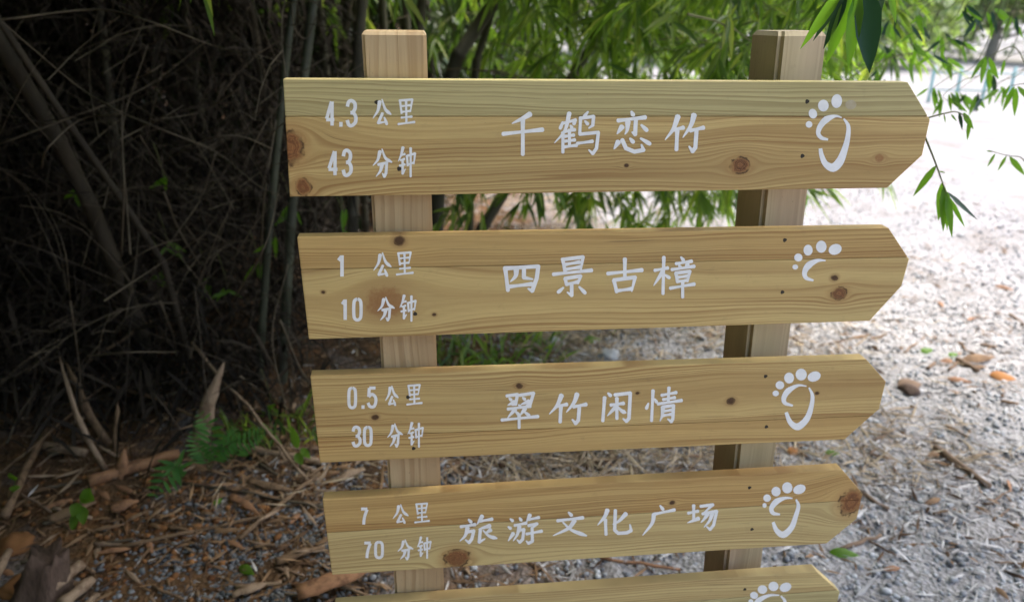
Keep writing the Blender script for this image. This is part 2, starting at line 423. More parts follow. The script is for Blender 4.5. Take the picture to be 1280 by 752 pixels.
post(.780, .0245 + .066, .106, .068, 1.516, R_(22), wood('post_pine_weathered', (.46, .35, .235), (.30, .215, .14), [], 27, tint_amt=.4, freq=80, axis='z'), .007, -.028)

# screws and nail holes
SCREWS = [[(471, 128), (499, 211), (1009, 127), (1003, 195)], [(505, 323), (519, 392), (981, 300), (978, 365)],
          [(510, 496), (517, 560), (957, 470), (958, 533)], [(525, 640), (937, 609), (940, 661)], [(931, 736)]]
def disc_mesh(name, c, r, y0, y1, n=12, wob=0):
    g_ = G(); V = []
    for ring, (rr, yy) in enumerate(((r, y0), (r, y1), (r * .55, y1 - .00002))):
        for q in range(n):
            a_ = 2 * math.pi * q / n; k_ = 1 + wob * math.sin(3 * a_ + c.x * 90)
            V.append((c.x + rr * k_ * math.cos(a_), yy, c.z + rr * k_ * math.sin(a_)))
    F = []
    for ring in range(2):
        for q in range(n):
            q2 = (q + 1) % n; F.append((ring * n + q, ring * n + q2, ring * n + n + q2, ring * n + n + q))
    F.append(tuple(2 * n + q for q in range(n)))
    g_.add(V, F); return g_.mesh(name)
for k, lst in enumerate(SCREWS):
    for px, py in lst:
        c = at_y(px, py, 0)
        add_obj('screw', disc_mesh('screw', c, .0034, .002, -.00006, 12, .12), M['screw'], boards[k])

# ---- lettering: every character is drawn stroke by stroke, in a 0..100 box, then laid on the board
GL = {
'千': 'p 68,4 50,14 24,26|h 2,50 98,40|s 50,16 50,98',
'竹': 'p 34,6 22,40 2,68|h 22,42 48,36|s 32,44 30,95|p 74,2 66,30 46,62|h 64,44 98,36|g 80,42 77,88 70,98 62,86',
'鹤': 'd 20,26 14,42|h 18,30 48,22|d 48,22 43,32|p 34,6 24,46 2,74|s 20,50 20,96|d 36,34 40,41|h 24,48 46,44|h 24,59 44,56|h 24,70 46,67|h 22,83 50,79|s 34,44 34,82|d 74,3 65,15|s 58,16 56,54|g 58,18 86,14 84,34 76,40|d 67,24 74,32|g 56,54 96,50 92,86 84,98 76,90|h 50,75 84,70',
'恋': 'd 48,2 54,12|h 12,24 86,16|p 39,26 37,46 31,57|g 60,22 58,57 51,52|p 24,38 10,56|d 74,34 90,48|p 14,74 2,92|g 24,70 34,90 56,98 80,94 75,82|d 44,66 54,76|d 72,66 98,80',
'四': 's 7,14 14,96|s 4,12 94,4|g 94,4 90,48 78,96 68,88|p 36,14 34,40 20,62|g 56,12 56,46 78,52|h 16,80 78,70',
'景': 's 26,6 32,38|g 26,8 76,2 71,32|h 32,20 68,14|h 32,32 70,26|h 2,44 98,34|s 32,54 36,70|g 32,54 70,48 64,66|h 36,68 64,62|g 48,66 48,95 38,88|d 28,76 14,88|d 66,74 82,90',
'古': 'h 2,44 98,34|s 50,2 50,58|s 20,62 28,96|g 20,62 78,54 69,92|h 28,92 70,86',
'樟': 'h 4,34 36,28|s 26,2 24,90|p 24,36 2,70|d 28,44 40,52|d 66,2 73,11|h 54,18 92,12|d 61,20 66,29|p 82,18 76,28|h 44,32 98,24|s 54,40 58,62|g 54,40 87,36 82,60|h 58,50 82,47|h 58,60 82,57|h 40,76 98,66|s 70,58 70,98',
'翠': 'g 16,10 44,6 39,33 30,35|d 22,16 28,22|p 36,26 18,36|g 50,8 86,2 77,33 68,35|d 57,14 64,20|p 74,24 52,34|d 47,34 53,42|h 18,46 78,38|p 38,46 18,70|d 38,52 48,62|p 64,44 50,64|d 60,52 75,64|h 2,76 98,66|s 48,64 48,98',
'闲': 'd 22,2 32,12|s 12,16 6,96|g 44,8 92,2 88,86 80,96 70,88|h 30,42 72,36|s 50,18 50,88|p 50,44 20,78|n 52,46 64,60 78,68',
'情': 'd 10,46 4,62|d 26,34 32,44|s 22,10 18,96|h 44,24 84,16|s 64,2 62,44|h 48,36 80,30|h 34,48 98,38|p 48,56 46,80 40,96|g 48,56 76,52 74,89 70,97 61,90|h 50,68 74,64|h 48,80 72,76',
'旅': 'd 24,14 32,25|h 4,40 42,32|g 22,58 38,54 33,82 26,95 17,86|p 22,42 16,70 2,90|p 60,2 46,32|h 54,20 86,13|p 80,36 50,48|g 55,48 52,93 66,82|n 62,52 78,72 98,80|p 82,50 68,62',
'游': 'd 8,16 16,24|d 2,42 10,49|p 17,64 2,90|d 34,12 40,22|h 20,38 54,30|p 34,40 28,68 16,90|g 33,54 47,51 43,84 35,94 28,86|p 64,2 54,27|h 60,18 90,11|g 60,38 84,32 70,47|g 70,46 71,90 60,97 54,90|h 54,66 98,56',
'文': 'd 46,2 56,16|h 14,36 88,24|p 64,34 46,66 2,96|n 30,42 56,74 98,96',
'化': 'p 30,2 22,28 2,60|s 24,38 26,96|p 82,16 62,44 44,56|g 52,4 50,78 60,90 84,88 96,80 93,58',
'广': 'd 54,2 64,16|h 36,30 98,16|p 36,30 30,60 2,98',
'场': 'h 4,36 36,28|s 22,6 22,64|p 38,55 2,72|g 44,10 82,4 52,36|g 50,38 94,28 84,80 73,96 63,86|p 66,38 54,58 44,70|p 80,36 72,62 54,88',
'公': 'p 38,10 28,45 2,75|n 50,2 68,40 98,60|g 52,56 30,92 70,88|d 62,70 76,98',
'里': 's 12,4 22,56|g 12,6 84,2 74,48|h 20,28 74,24|h 22,50 74,46|s 48,6 50,92|h 20,72 82,68|h 2,97 98,89',
'分': 'p 38,10 26,40 2,60|n 48,2 66,34 98,48|g 30,56 72,50 68,86 60,98 51,88|p 48,56 40,78 18,98',
'钟': 'p 28,2 18,26 2,48|h 18,28 38,24|h 14,44 36,40|h 10,62 38,58|g 26,46 26,88 40,74|s 50,30 54,62|g 50,30 94,22 88,56|h 54,58 88,52|s 70,4 70,98',
'4': 'u 66,2 8,72|u 2,76 98,76|u 72,2 72,100',
'3': 'c 6,24 20,5 52,0 86,10 90,30 66,47 38,48|c 40,48 70,49 96,64 94,86 56,100 22,97 4,78',
'0': 'c 50,0 86,8 96,30 96,70 86,92 50,100 14,92 4,70 4,30 14,8 50,0',
'1': 'u 8,24 60,6|u 72,0 72,100', '5': 'u 92,3 18,3|u 18,3 10,48|c 10,48 48,35 88,48 96,72 74,97 26,97 2,78',
'7': 'u 2,4 98,4|c 96,6 64,42 48,72 42,100', '.': 'u 0,50 100,50'}
def catmull(P, n=7):
    P = [np.array(p, float) for p in P]
    if len(P) < 3: return [P[0] + (P[1] - P[0]) * u for u in np.linspace(0, 1, 6)]
    E = [2 * P[0] - P[1]] + P + [2 * P[-1] - P[-2]]; out = []
    for i in range(1, len(E) - 2):
        a, b, c, d = E[i - 1:i + 3]
        for u in np.linspace(0, 1, n, endpoint=False):
            out.append(.5 * (2 * b + (c - a) * u + (2 * a - 5 * b + 4 * c - d) * u * u + (3 * b - a - 3 * c + d) * u ** 3))
    return out + [P[-1]]
def profile(ty, u):
    if ty == 'h': return .74 + .42 * abs(u - .45) ** 1.5 * 2.2
    if ty == 's': return 1.12 - .28 * min(u * 3, 1) + .10 * u
    if ty == 'p': return 1.15 * (1 - u) ** .7 + .22
    if ty == 'n': return .45 + .95 * u if u < .8 else (1.21 - 3.6 * (u - .8))
    if ty == 'd': return .55 + .75 * u if u < .75 else 1.1 - .9 * (u - .75)
    if ty == 'g': return 1.05 - .15 * u - (.5 * (u - .88) / .12 if u > .88 else 0)
    if ty == 'e': return 1.0 - .55 * u
    return 1.0
def ribbon(pts, wid, ty):
    """outline (px space) of one stroke"""
    pts = np.array(pts); n = len(pts); tt = np.gradient(pts, axis=0); tt /= np.linalg.norm(tt, axis=1, keepdims=True) + 1e-9
    nn = np.stack([-tt[:, 1], tt[:, 0]], 1)
    us = np.concatenate([[0], np.cumsum(np.linalg.norm(np.diff(pts, axis=0), axis=1))]); us /= us[-1]
    ws = np.array([profile(ty, u) for u in us]) * wid * .5
    cap = ty not in 'uc'
    L = pts + nn * ws[:, None]; Rr = pts - nn * ws[:, None]
    if cap:  # slightly rounded ends
        s0 = pts[0] - tt[0] * ws[0] * .55; s1 = pts[-1] + tt[-1] * ws[-1] * .55
        L = np.vstack([s0 + nn[0] * ws[0] * .45, L, s1 + nn[-1] * ws[-1] * .45]); Rr = np.vstack([s0 - nn[0] * ws[0] * .45, Rr, s1 - nn[-1] * ws[-1] * .45])
    return L, Rr
lift_n = [0]
def lay(g_, L, Rr, lift):
    """ribbon px outline -> thin vinyl on the board's face"""
    V = []; n = len(L)
    for l, r in zip(L, Rr):
        for q in (l, r):
            p = at_y(q[0], q[1], 0); V.append((p.x, -lift, p.z))
    F = [(2 * i, 2 * i + 1, 2 * i + 3, 2 * i + 2) for i in range(n - 1)]
    g_.add(V, F)
def glyph(ch, x0, x1, y0, y1, wpx, board, name):
    g_ = G(); hw = wpx * .42; lift_n[0] = 0
    X0, X1, Y0, Y1 = x0 + hw, x1 - hw, y0 + hw, y1 - hw
    for k, st in enumerate(GL[ch].split('|')):
        ty, *P = st.split(); P = [tuple(map(float, p.split(','))) for p in P]
        P = [(X0 + (X1 - X0) * a / 100, Y0 + (Y1 - Y0) * b / 100) for a, b in P]
        if ch == '.': P = [((x0 + x1) / 2, y0), ((x0 + x1) / 2, y1)]
        if ty == 'g':      # straight legs meeting at tight corners
            legs = []; nl = len(P) - 1
            for q, (a_, b_) in enumerate(zip(P[:-1], P[1:])):
                a_, b_ = np.array(a_), np.array(b_); d_ = (b_ - a_) / (np.linalg.norm(b_ - a_) + 1e-9) * wpx * .12
                legs.append(([a_ - d_ + (b_ + d_ - a_ + d_) * u for u in (0, .25, .5, .75, 1)], 'm' if q < nl - 1 or nl == 1 else 'e'))
        elif ty == 'u': legs = [([np.array(P[0]), np.array(P[-1])], 'u')]
        else: legs = [(catmull(P), ty)]
        for pts, ty_ in legs:
            L, Rr = ribbon(pts, wpx * .93, ty_); lay(g_, L, Rr, .00022 + .00004 * lift_n[0]); lift_n[0] += 1
    o = add_obj(name, g_.mesh(name), M['vinyl'], boards[board])
    return o
TXT = [  # char, x0, x1, y0, y1, stroke width px, board
 ('千',625,682,138,197,5.6,0),('鹤',690,752,136,195,4.6,0),('恋',764,816,136,193,5.6,0),('竹',828,883,140,192.5,5.6,0),
 ('四',626,678,329,367,5.6,1),('景',688,743,318,373.5,5.0,1),('古',756,806,320,369,5.2,1),('樟',814,871,318,374.5,4.6,1),
 ('翠',624,675.5,488,537,4.4,2),('竹',683.5,736,489,531.5,5.0,2),('闲',749,793,488,529.5,4.8,2),('情',804,855,481,529.5,4.4,2),
 ('旅',572,624,641.5,681,4.4,3),('游',632.5,680,640,681,4.2,3),('文',688.5,736,637,672,4.6,3),('化',744,792.5,634,671,4.6,3),('广',800.5,846,628.5,671,4.4,3),('场',856.5,900,627,664,4.2,3),
 ('公',464,491,122,158,4.0,0),('里',496,520,122.5,157.5,3.2,0),('分',464,492,184,223,3.9,0),('钟',496,521.5,182,223,3.3,0),
 ('公',465,491,313.5,347,3.8,1),('里',494,518,313.5,345,3.0,1),('分',470,495,369,402,3.7,1),('钟',498,522,367,403,3.1,1),
 ('公',480,499.5,480,508,3.4,2),('里',507,529,479,507,2.8,2),('分',482.5,505,527,559.5,3.4,2),('钟',508,531,526,560,2.9,2),
 ('公',489.5,512,628,655,3.3,3),('里',517,538,627,654,2.6,3),('分',495.5,518,672,700,3.2,3),('钟',520,540.5,669,698.5,2.7,3),
 ('4',405.5,420,124.5,159,4.6,0),('.',423.5,428.8,152.5,158.5,4.6,0),('3',431.5,447,124,159,4.8,0),('4',408.5,424,186.5,221,4.6,0),('3',426.5,441,186,221,4.8,0),
 ('1',420.5,431.5,317,347.5,4.8,1),('1',425.5,435,372,401.5,4.6,1),('0',440,453.5,371.5,401.5,4.4,1),
 ('0',434,446.5,482.5,511,4.2,2),('.',451.5,456,506,510.5,4.2,2),('5',458,472,482,510,4.2,2),('3',439,452,531.5,558.5,4.2,2),('0',453.5,466,531.5,558,4.1,2),
 ('7',449.5,461,633,656.5,4.0,3),('7',453.5,465,675.5,698.5,3.9,3),('0',467.5,480,675,698,3.9,3)]
for ch, x0, x1, y0, y1, wp, b in TXT:
    nm = 'decimal_point' if ch == '.' else 'numeral' if ch.isdigit() else 'chinese_character'
    glyph(ch, x0, x1, y0, y1, wp, b, nm)

# footprint emblems (photo px): toes (cx, cy, rx, ry, tilt) and two sole strokes (points, widths)
def tr(pts, ox, oy, s): return [(ox + a / s, oy + b / s) for a, b in pts]
FOOT = []
o_, s_ = (990, 105), 6.27
FOOT.append(([(1011.2, 155.6, 4.2, 4.2, 0), (1016, 142.2, 5.2, 6.2, -.3), (1029.1, 132.1, 6.7, 7.4, 0), (1045.8, 126.5, 6.7, 8.7, .1)],
             (tr([(390, 264), (340, 252), (270, 278), (222, 330), (205, 385), (230, 422), (282, 436)], *o_, s_), [1.5, 3.4, 8.5, 7.0, 5.5, 5.0, 2.6]),
             (tr([(405, 272), (440, 330), (436, 420), (410, 520), (372, 610), (320, 655), (262, 625), (232, 560), (222, 505)], *o_, s_), [2.2, 5, 6.2, 8, 10.5, 11, 7.5, 5.8, 4.5])))
o_, s_ = (740, 250), 2.370
FOOT.append(([(994, 333.5, 3.6, 3.2, 0), (997.8, 321.7, 5.2, 5, .2), (1010, 312.5, 5.7, 6.8, 0), (1026.5, 308.2, 6.6, 7.6, 0), (1043.8, 311.6, 8.4, 6.6, -.35)],
             (tr([(692, 179), (668, 179), (643, 192), (630, 212), (634, 230), (656, 238)], *o_, s_), [1.5, 4.5, 8.5, 6.4, 5.2, 2.4]), None))
o_, s_ = (780, 430), 2.336
FOOT.append(([(969.6, 491.2, 4, 3.6, 0), (974.8, 481, 5.4, 5.2, .2), (986.3, 472, 6.2, 6.8, 0), (1001.4, 467.7, 7, 7.4, 0), (1017.6, 470.2, 8.4, 6.2, -.35)],
             (tr([(533, 122), (508, 120), (480, 135), (467, 155), (470, 171), (493, 179)], *o_, s_), [1.4, 3.4, 7.4, 6.4, 5, 2.4]),
             (tr([(540, 126), (550, 150), (546, 185), (533, 218), (508, 240), (486, 228), (473, 198)], *o_, s_), [2, 4.6, 6, 7.6, 9, 6.4, 4])))
o_, s_ = (920, 590), 4.644
FOOT.append(([(955.6, 631, 2.6, 3, 0), (958.8, 621.9, 4.8, 4.7, .2), (970, 613.7, 5.8, 6, 0), (984, 609, 6.5, 7, 0), (999.2, 610.9, 8, 5.8, -.35)],
             (tr([(328, 149), (285, 148), (235, 168), (206, 205), (215, 235), (255, 243)], *o_, s_), [1.6, 3.6, 7.6, 6, 5, 2.4]),
             (tr([(348, 155), (362, 195), (346, 255), (322, 318), (275, 360), (235, 335), (215, 287)], *o_, s_), [2, 4.8, 5.8, 7, 8.6, 6, 3.8])))
FOOT.append(([(938.5, 751, 3.2, 3, 0), (942.6, 743.3, 5, 4.4, .2), (953, 736, 6, 5.4, 0), (966.8, 732.1, 6.3, 5.9, 0), (981.8, 733.2, 7.5, 5.6, -.35)],
             ([(974, 743), (961, 743.5), (948, 750), (943, 759), (945.5, 766), (954, 768)], [1.6, 3.6, 7, 5.6, 4.6, 2.2]),
             ([(976, 744), (981, 751), (979, 764), (974, 777), (964, 786), (955, 781), (950, 770)], [2, 4.4, 5.4, 6.6, 8, 5.6, 3.6])))
for b, (toes, arc, sole) in enumerate(FOOT):
    for cx, cy, rx, ry, ti in toes:
        g_ = G(); V = []; n = 20
        for q in range(n):
            a_ = 2 * math.pi * q / n; u, v = rx * math.cos(a_), ry * math.sin(a_)
            p = at_y(cx + u * math.cos(ti) - v * math.sin(ti), cy + u * math.sin(ti) + v * math.cos(ti), 0); V.append((p.x, -.00025, p.z))
        g_.add(V, [tuple(range(n))]); add_obj('footprint_toe', g_.mesh('footprint_toe'), M['vinyl'], boards[b])
    for part in (arc, sole):
        if not part: continue
        pts, ws = part; P = np.array(catmull(pts, 6)); wv = np.interp(np.linspace(0, 1, len(P)), np.linspace(0, 1, len(ws)), ws)
        tt = np.gradient(P, axis=0); tt /= np.linalg.norm(tt, axis=1, keepdims=True); nn = np.stack([-tt[:, 1], tt[:, 0]], 1)
        g_ = G(); lay(g_, P + nn * wv[:, None] * .5, P - nn * wv[:, None] * .5, .00025)
        add_obj('footprint_sole', g_.mesh('footprint_sole'), M['vinyl'], boards[b])
# where stickers have come off, a faint film of glue is left
def film(cx, cy, rx, ry, b):
    g_ = G(); V = []
    for q in range(16):
        a_ = 2 * math.pi * q / 16; p = at_y(cx + rx * math.cos(a_), cy + ry * math.sin(a_), 0); V.append((p.x, -.00012, p.z))
    g_.add(V, [tuple(range(16))]); add_obj('glue_mark', g_.mesh('glue_mark'), M['residue'], boards[b])
film(1063.5, 131, 7, 6, 0)



# ------------------------------------------------------------------ bamboo
def unit(v): return v / (np.linalg.norm(v, axis=-1, keepdims=True) + 1e-9)
def make_branch(seed, leafy=True, length=1.0, nside=11, leaf_l=(.10, .17), full=True):
    """one drooping bamboo branch: starts at the origin, runs along +X and droops; returns twig mesh, leaf mesh"""
    rr = np.random.default_rng(seed); g_ = G()
    n = 9; pts = []
    for i in range(n):
        u = i / (n - 1)
        pts.append(np.array([length * u * (1 - .18 * u), .05 * math.sin(3 * u + seed), .10 * u - .42 * length * u ** 2]))
    g_.tube(pts, [.0042 * (1 - .75 * i / (n - 1)) for i in range(n)], 4, False)
    O, D, L = [], [], []
    for s in range(nside):
        u = .12 + .88 * (s + rr.random()) / nside
        i = min(int(u * (n - 1)), n - 2); f = u * (n - 1) - i; p = pts[i] * (1 - f) + pts[i + 1] * f
        ang = rr.uniform(-1.4, 1.4); sl = length * rr.uniform(.16, .38)
        d = unit(np.array([math.cos(ang), math.sin(ang), rr.uniform(-.5, .35)]))
        q = [p + d * sl * t_ + np.array([0, 0, -.30 * sl * t_ * t_]) for t_ in (0, .35, .7, 1)]
        g_.tube(q, [.0022, .0017, .0013, .0009], 3, False)
        if not leafy:
            for e in range(3):
                b0 = q[rr.integers(1, 4)]; dd = unit(d + rr.normal(0, .6, 3)); ll = sl * rr.uniform(.3, .7)
                g_.tube([b0, b0 + dd * ll * .5, b0 + dd * ll + np.array([0, 0, -.1 * ll])], [.0012, .001, .0006], 3, False)
            continue
        for e in range(rr.integers(5, 9)):
            t_ = rr.uniform(.35, 1.0); b0 = p + d * sl * t_ + np.array([0, 0, -.30 * sl * t_ * t_])
            fan = rr.uniform(-.9, .9); c, s_ = math.cos(fan), math.sin(fan)
            dd = np.array([d[0] * c - d[1] * s_, d[0] * s_ + d[1] * c, d[2] - rr.uniform(.15, 1.1)])
            O.append(b0); D.append(dd); L.append(rr.uniform(*leaf_l))
    twig = g_.mesh('twig')
    if not leafy: return twig, None
    O, D, L = np.array(O), np.array(D), np.array(L)
    N = unit(np.stack([rr.normal(0, .45, len(O)), rr.normal(0, .45, len(O)), np.ones(len(O))], 1))
    V, Q = leaves(O, D, N, L, L * rr.uniform(.12, .17, len(O)), rr.uniform(.1, .5, len(O)), full)
    return twig, mesh_np('leaves', V, Q, True)
BR = [make_branch(100 + k, True, random.uniform(.8, 1.15), 11) for k in range(6)]
BARE = [make_branch(300 + k, False, random.uniform(.9, 1.5), 10) for k in range(6)]
for tw, lf in BR: tw.materials.append(M['twig_green']); lf.materials.append(M['leaf'])
for tw, lf in BARE: tw.materials.append(M['twig_dry'])

def culm_path(base, top_dir, length, bend, n=26):
    """a culm rises from base and arches over towards top_dir (x, y)"""
    pts = []; p = Vector(base); d = Vector((top_dir[0] * .12, top_dir[1] * .12, 1)).normalized()
    st = length / (n - 1); dv = Vector((top_dir[0], top_dir[1], -.25))
    for i in range(n):
        pts.append(p.copy()); d = (d + dv * bend * (i / n) / n * 2.2).normalized(); p = p + d * st
    return pts
def stem_mesh(pts, r0, r1, node=.27):
    """tube with swollen nodes and a pale ring below each"""
    L = [0]
    for a, b in zip(pts[:-1], pts[1:]): L.append(L[-1] + (b - a).length)
    tot = L[-1]
    def P(s):
        for i in range(len(L) - 1):
            if s <= L[i + 1]: f = (s - L[i]) / (L[i + 1] - L[i]); return pts[i].lerp(pts[i + 1], f)
        return pts[-1]
    Q, Rr = [], []; s = 0; k = 0
    while s < tot:
        r = r0 + (r1 - r0) * s / tot
        Q += [P(s), P(min(s + .008, tot)), P(min(s + .02, tot))]; Rr += [r * 1.02, r * 1.13, r * .97]
        k += 1; s += node * (.8 + .4 * random.random())
    Q.append(P(tot)); Rr.append(r1)
    g_ = G(); g_.tube(Q, Rr, 10); return g_.mesh('stem', True), P, tot
def place_branch(root, var, loc, az, tilt, scale, leafy=True):
    tw, lf = (BR if leafy else BARE)[var]
    o = bpy.data.objects.new('branch' if leafy else 'dead_branch', tw); COL.objects.link(o)
    o.parent = root; o.location = Vector(loc) - root.location
    o.rotation_euler = Euler((random.uniform(-.3, .3), tilt, az), 'XYZ'); o.scale = (scale,) * 3
    if lf:
        c = bpy.data.objects.new('leaves', lf); COL.objects.link(c); c.parent = o; c['kind'] = 'stuff'
    return o
culms = []
def culm(pts, r0, r1, mat, label, group, bare=0, leafy=0, zmin=.3):
    root = empty('bamboo_culm', pts[0]); tag(root, label, 'bamboo', group)
    me, P, tot = stem_mesh(pts, r0, r1); add_obj('stem', me, M[mat], root)
    for k in range(bare):
        s = random.uniform(.08, .75) * tot; p = P(s)
        if p.z > zmin: place_branch(root, random.randrange(6), p, random.uniform(-math.pi, math.pi), random.uniform(-.5, .6), random.uniform(.5, 1.0), False)
    for k in range(leafy):
        s = random.uniform(.35, 1) * tot; p = P(s)
        if p.z > 1.9: place_branch(root, random.randrange(6), p, random.uniform(-math.pi, math.pi), random.uniform(-.3, .5), random.uniform(.8, 1.2))
    culms.append((root, pts)); return root
def px_culm(pxs, Y0, Y1, r, mat, label, group, bare=3, leafy=4, ext=2.6):
    """culm whose visible run is given in photo pixels, from its foot upward; continues above the frame"""
    P = [at_y(px, py, Y0 + (Y1 - Y0) * i / (len(pxs) - 1)) for i, (px, py) in enumerate(pxs)]
    d = (P[-1] - P[-2]).normalized()
    f = P[0] - (P[1] - P[0]).normalized() * max(0, (P[0].z - gz(P[0].x, P[0].y)) / max(.2, (P[1] - P[0]).normalized().z)) if P[0].z > .05 else P[0]
    f.z = gz(f.x, f.y) - .03
    path = [f] + P if (f - P[0]).length > .1 else [f] + P[1:]
    last = path[-1].copy()
    for i in range(10):
        d = (d + Vector((.05, -.02, -.05))).normalized(); last = last + d * ext / 10; path.append(last.copy())
    return culm(path, r, r * .45, mat, label, group, bare, leafy)
# culms one can tell apart
px_culm([(178, 420), (120, 270), (60, 150), (0, 55)], 1.9, 1.7, .032, 'culm_brown', 'thick brown bamboo culm leaning away to the left of the thicket', 'leaning culms', 3, 4)
px_culm([(232, 430), (205, 330), (160, 260), (128, 215)], 1.75, 1.7, .014, 'culm_brown', 'short brown bamboo culm leaning beside the thick leaning one', 'leaning culms', 3, 2)
px_culm([(325, 450), (335, 300), (352, 130), (366, 0)], 1.8, 1.75, .016, 'culm', 'slim grey-green bamboo culm rising just past the ends of the boards', 'slim green culms', 3, 4)
px_culm([(352, 470), (362, 300), (376, 130), (392, 0)], 1.85, 1.8, .021, 'culm', 'grey-green bamboo culm close by the left post, its foot behind the boards', 'slim green culms', 3, 4)
px_culm([(545, 300), (552, 95), (580, 60), (619, 0)], 2.6, 2.7, .040, 'culm_dark', 'thick dark bamboo culm leaning over between the two posts', 'dark leaning culms', 2, 6)
px_culm([(586, 330), (591, 95), (603, 50), (616, 10)], 2.9, 3.0, .024, 'culm_dark', 'thinner dark bamboo culm beside the thick one between the posts', 'dark leaning culms', 2, 6)
px_culm([(600, 290), (632, 238), (700, 120), (775, 0)], 3.0, 3.2, .034, 'culm_dark', 'dark bamboo culm slanting right behind the top board', 'dark leaning culms', 2, 7)
px_culm([(440, 320), (446, 90), (452, 0)], 2.5, 2.5, .030, 'culm_dark', 'dark upright bamboo culm right behind the left post', 'dark upright culms', 3, 5)
px_culm([(512, 320), (520, 90), (527, 0)], 2.8, 2.8, .028, 'culm_dark', 'dark upright bamboo culm showing past the right edge of the left post', 'dark upright culms', 3, 5)
# the rest of the clump
GL_ = 'dark bamboo culm standing deep in the crowded thicket'
for k in range(34):
    bx_, by_ = random.uniform(-3.6, .35), random.uniform(2.6, 5.2)
    if bx_ > -.3 and by_ < 3.2: by_ += .9
    dx = random.uniform(-.5, 1.0); dy = random.uniform(-.9, .25)
    pts = culm_path((bx_, by_, gz(bx_, by_) - .03), (dx, dy), random.uniform(4.5, 6.2), random.uniform(.35, 1.0))
    rad = random.uniform(.02, .04); mt = random.choice(['culm_dark', 'culm_dark', 'culm_dark', 'culm_brown'])
    GL_ = f"{'stout' if rad > .03 else 'slim'} {'blackish' if mt == 'culm_dark' else 'brown'} bamboo culm deep in the thicket, bending {'towards the sign' if dx > .25 else 'away from the sign'}"
    culm(pts, rad, .01, mt, GL_, 'culms deep in the thicket', 3, 8)

# foliage hanging behind the boards: branches of the clump, spread to the right
def nearest(p):
    return min(culms, key=lambda c: min((q - p).length for q in c[1][::3]))[0]
for k in range(205):
    px = random.triangular(520, 1110, 820); lim = 290 if px < 760 else 255 if px < 960 else 110
    py = random.uniform(-170, lim); Yd = random.uniform(2.0, 4.6) if px < 930 else random.uniform(1.4, 3.4)
    p = at_y(px, py, Yd)
    if p.z < .55: continue
    az = random.uniform(-1.2, 1.2) + (0 if random.random() < .6 else math.pi)
    p = p - Vector((math.cos(az), math.sin(az), -.25)) * .45
    place_branch(nearest(p), random.randrange(6), p, az, random.uniform(-.25, .45), random.uniform(.7, 1.05))

# leaf masses nobody could count: the depth of the thicket, the canopy that shades it, and unseen blocks added to cut light
def mass(name, boxes, L, lab, mat, dens_fn=None, rs=1):
    rr = np.random.default_rng(rs); Os = []
    for (x0, x1, y0, y1, z0, z1, n) in boxes:
        P = np.stack([rr.uniform(x0, x1, n), rr.uniform(y0, y1, n), rr.uniform(z0, z1, n)], 1)
        # clump the leaves round random centres
        C = np.stack([rr.uniform(x0, x1, max(4, n // 40)), rr.uniform(y0, y1, max(4, n // 40)), rr.uniform(z0, z1, max(4, n // 40))], 1)
        ci = rr.integers(0, len(C), n); P = np.where(rr.random((n, 1)) < .7, C[ci] + rr.normal(0, .17, (n, 3)), P)
        Os.append(P)
    O = np.concatenate(Os); n = len(O)
    D = np.stack([rr.normal(0, 1, n), rr.normal(0, 1, n), rr.normal(-.5, .6, n)], 1)
    N = unit(np.stack([rr.normal(0, .6, n), rr.normal(0, .6, n), np.ones(n)], 1))
    Ls = rr.uniform(*L, n)
    V, Q = leaves(O, D, N, Ls, Ls * rr.uniform(.13, .22, n) * (.5 if mat == 'tangle' else 1), rr.uniform(.1, .5, n), False)
    o = add_obj(name, mesh_np(name, V, Q, True), M[mat]); tag(o, lab, 'foliage', kind='stuff'); return o
mass('bamboo_thicket_and_light_screen', [(-6, .3, 4.4, 7.5, 0, 5, 45000), (-6.5, -2.6, -.5, 5, 0, 4, 26000), (.3, 1.4, 6, 8.5, .1, 3.0, 5000), (-9, 3.5, -9.5, -7.5, 0, 4.6, 22000)],  # last block: unseen, behind the camera, added to keep low light off the thicket
     (.20, .38), 'dense dark bamboo leaves filling the depth of the thicket, plus an unseen screen added behind the camera to block light', 'leaf_dark', rs=5)
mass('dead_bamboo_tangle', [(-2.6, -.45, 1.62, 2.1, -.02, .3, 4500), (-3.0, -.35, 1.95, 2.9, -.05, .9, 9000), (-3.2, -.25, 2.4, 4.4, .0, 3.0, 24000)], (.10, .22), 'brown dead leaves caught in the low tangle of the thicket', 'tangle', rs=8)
mass('bamboo_canopy_and_shade_blocks', [(-6, -.4, -2.4, 5.5, 2.3, 4.6, 70000), (-.4, 1.2, .5, 2.4, 2.5, 3.6, 6500), (1.9, 4.4, -.4, 2.2, 2.6, 3.9, 3900), (-1.8, -.1, -3.4, -.6, 2.1, 3.6, 14000), (-3.2, -1.5, -1.2, .5, .3, 2.4, 9000), (-6, -1.3, -4.5, -1.0, .4, 4.4, 30000)],  # blocks to the right, overhead and front left are unseen, added for shade
     (.16, .30), 'bamboo leaf canopy arching over the thicket and the litter, plus unseen leaf blocks added for shade', 'leaf', rs=6)

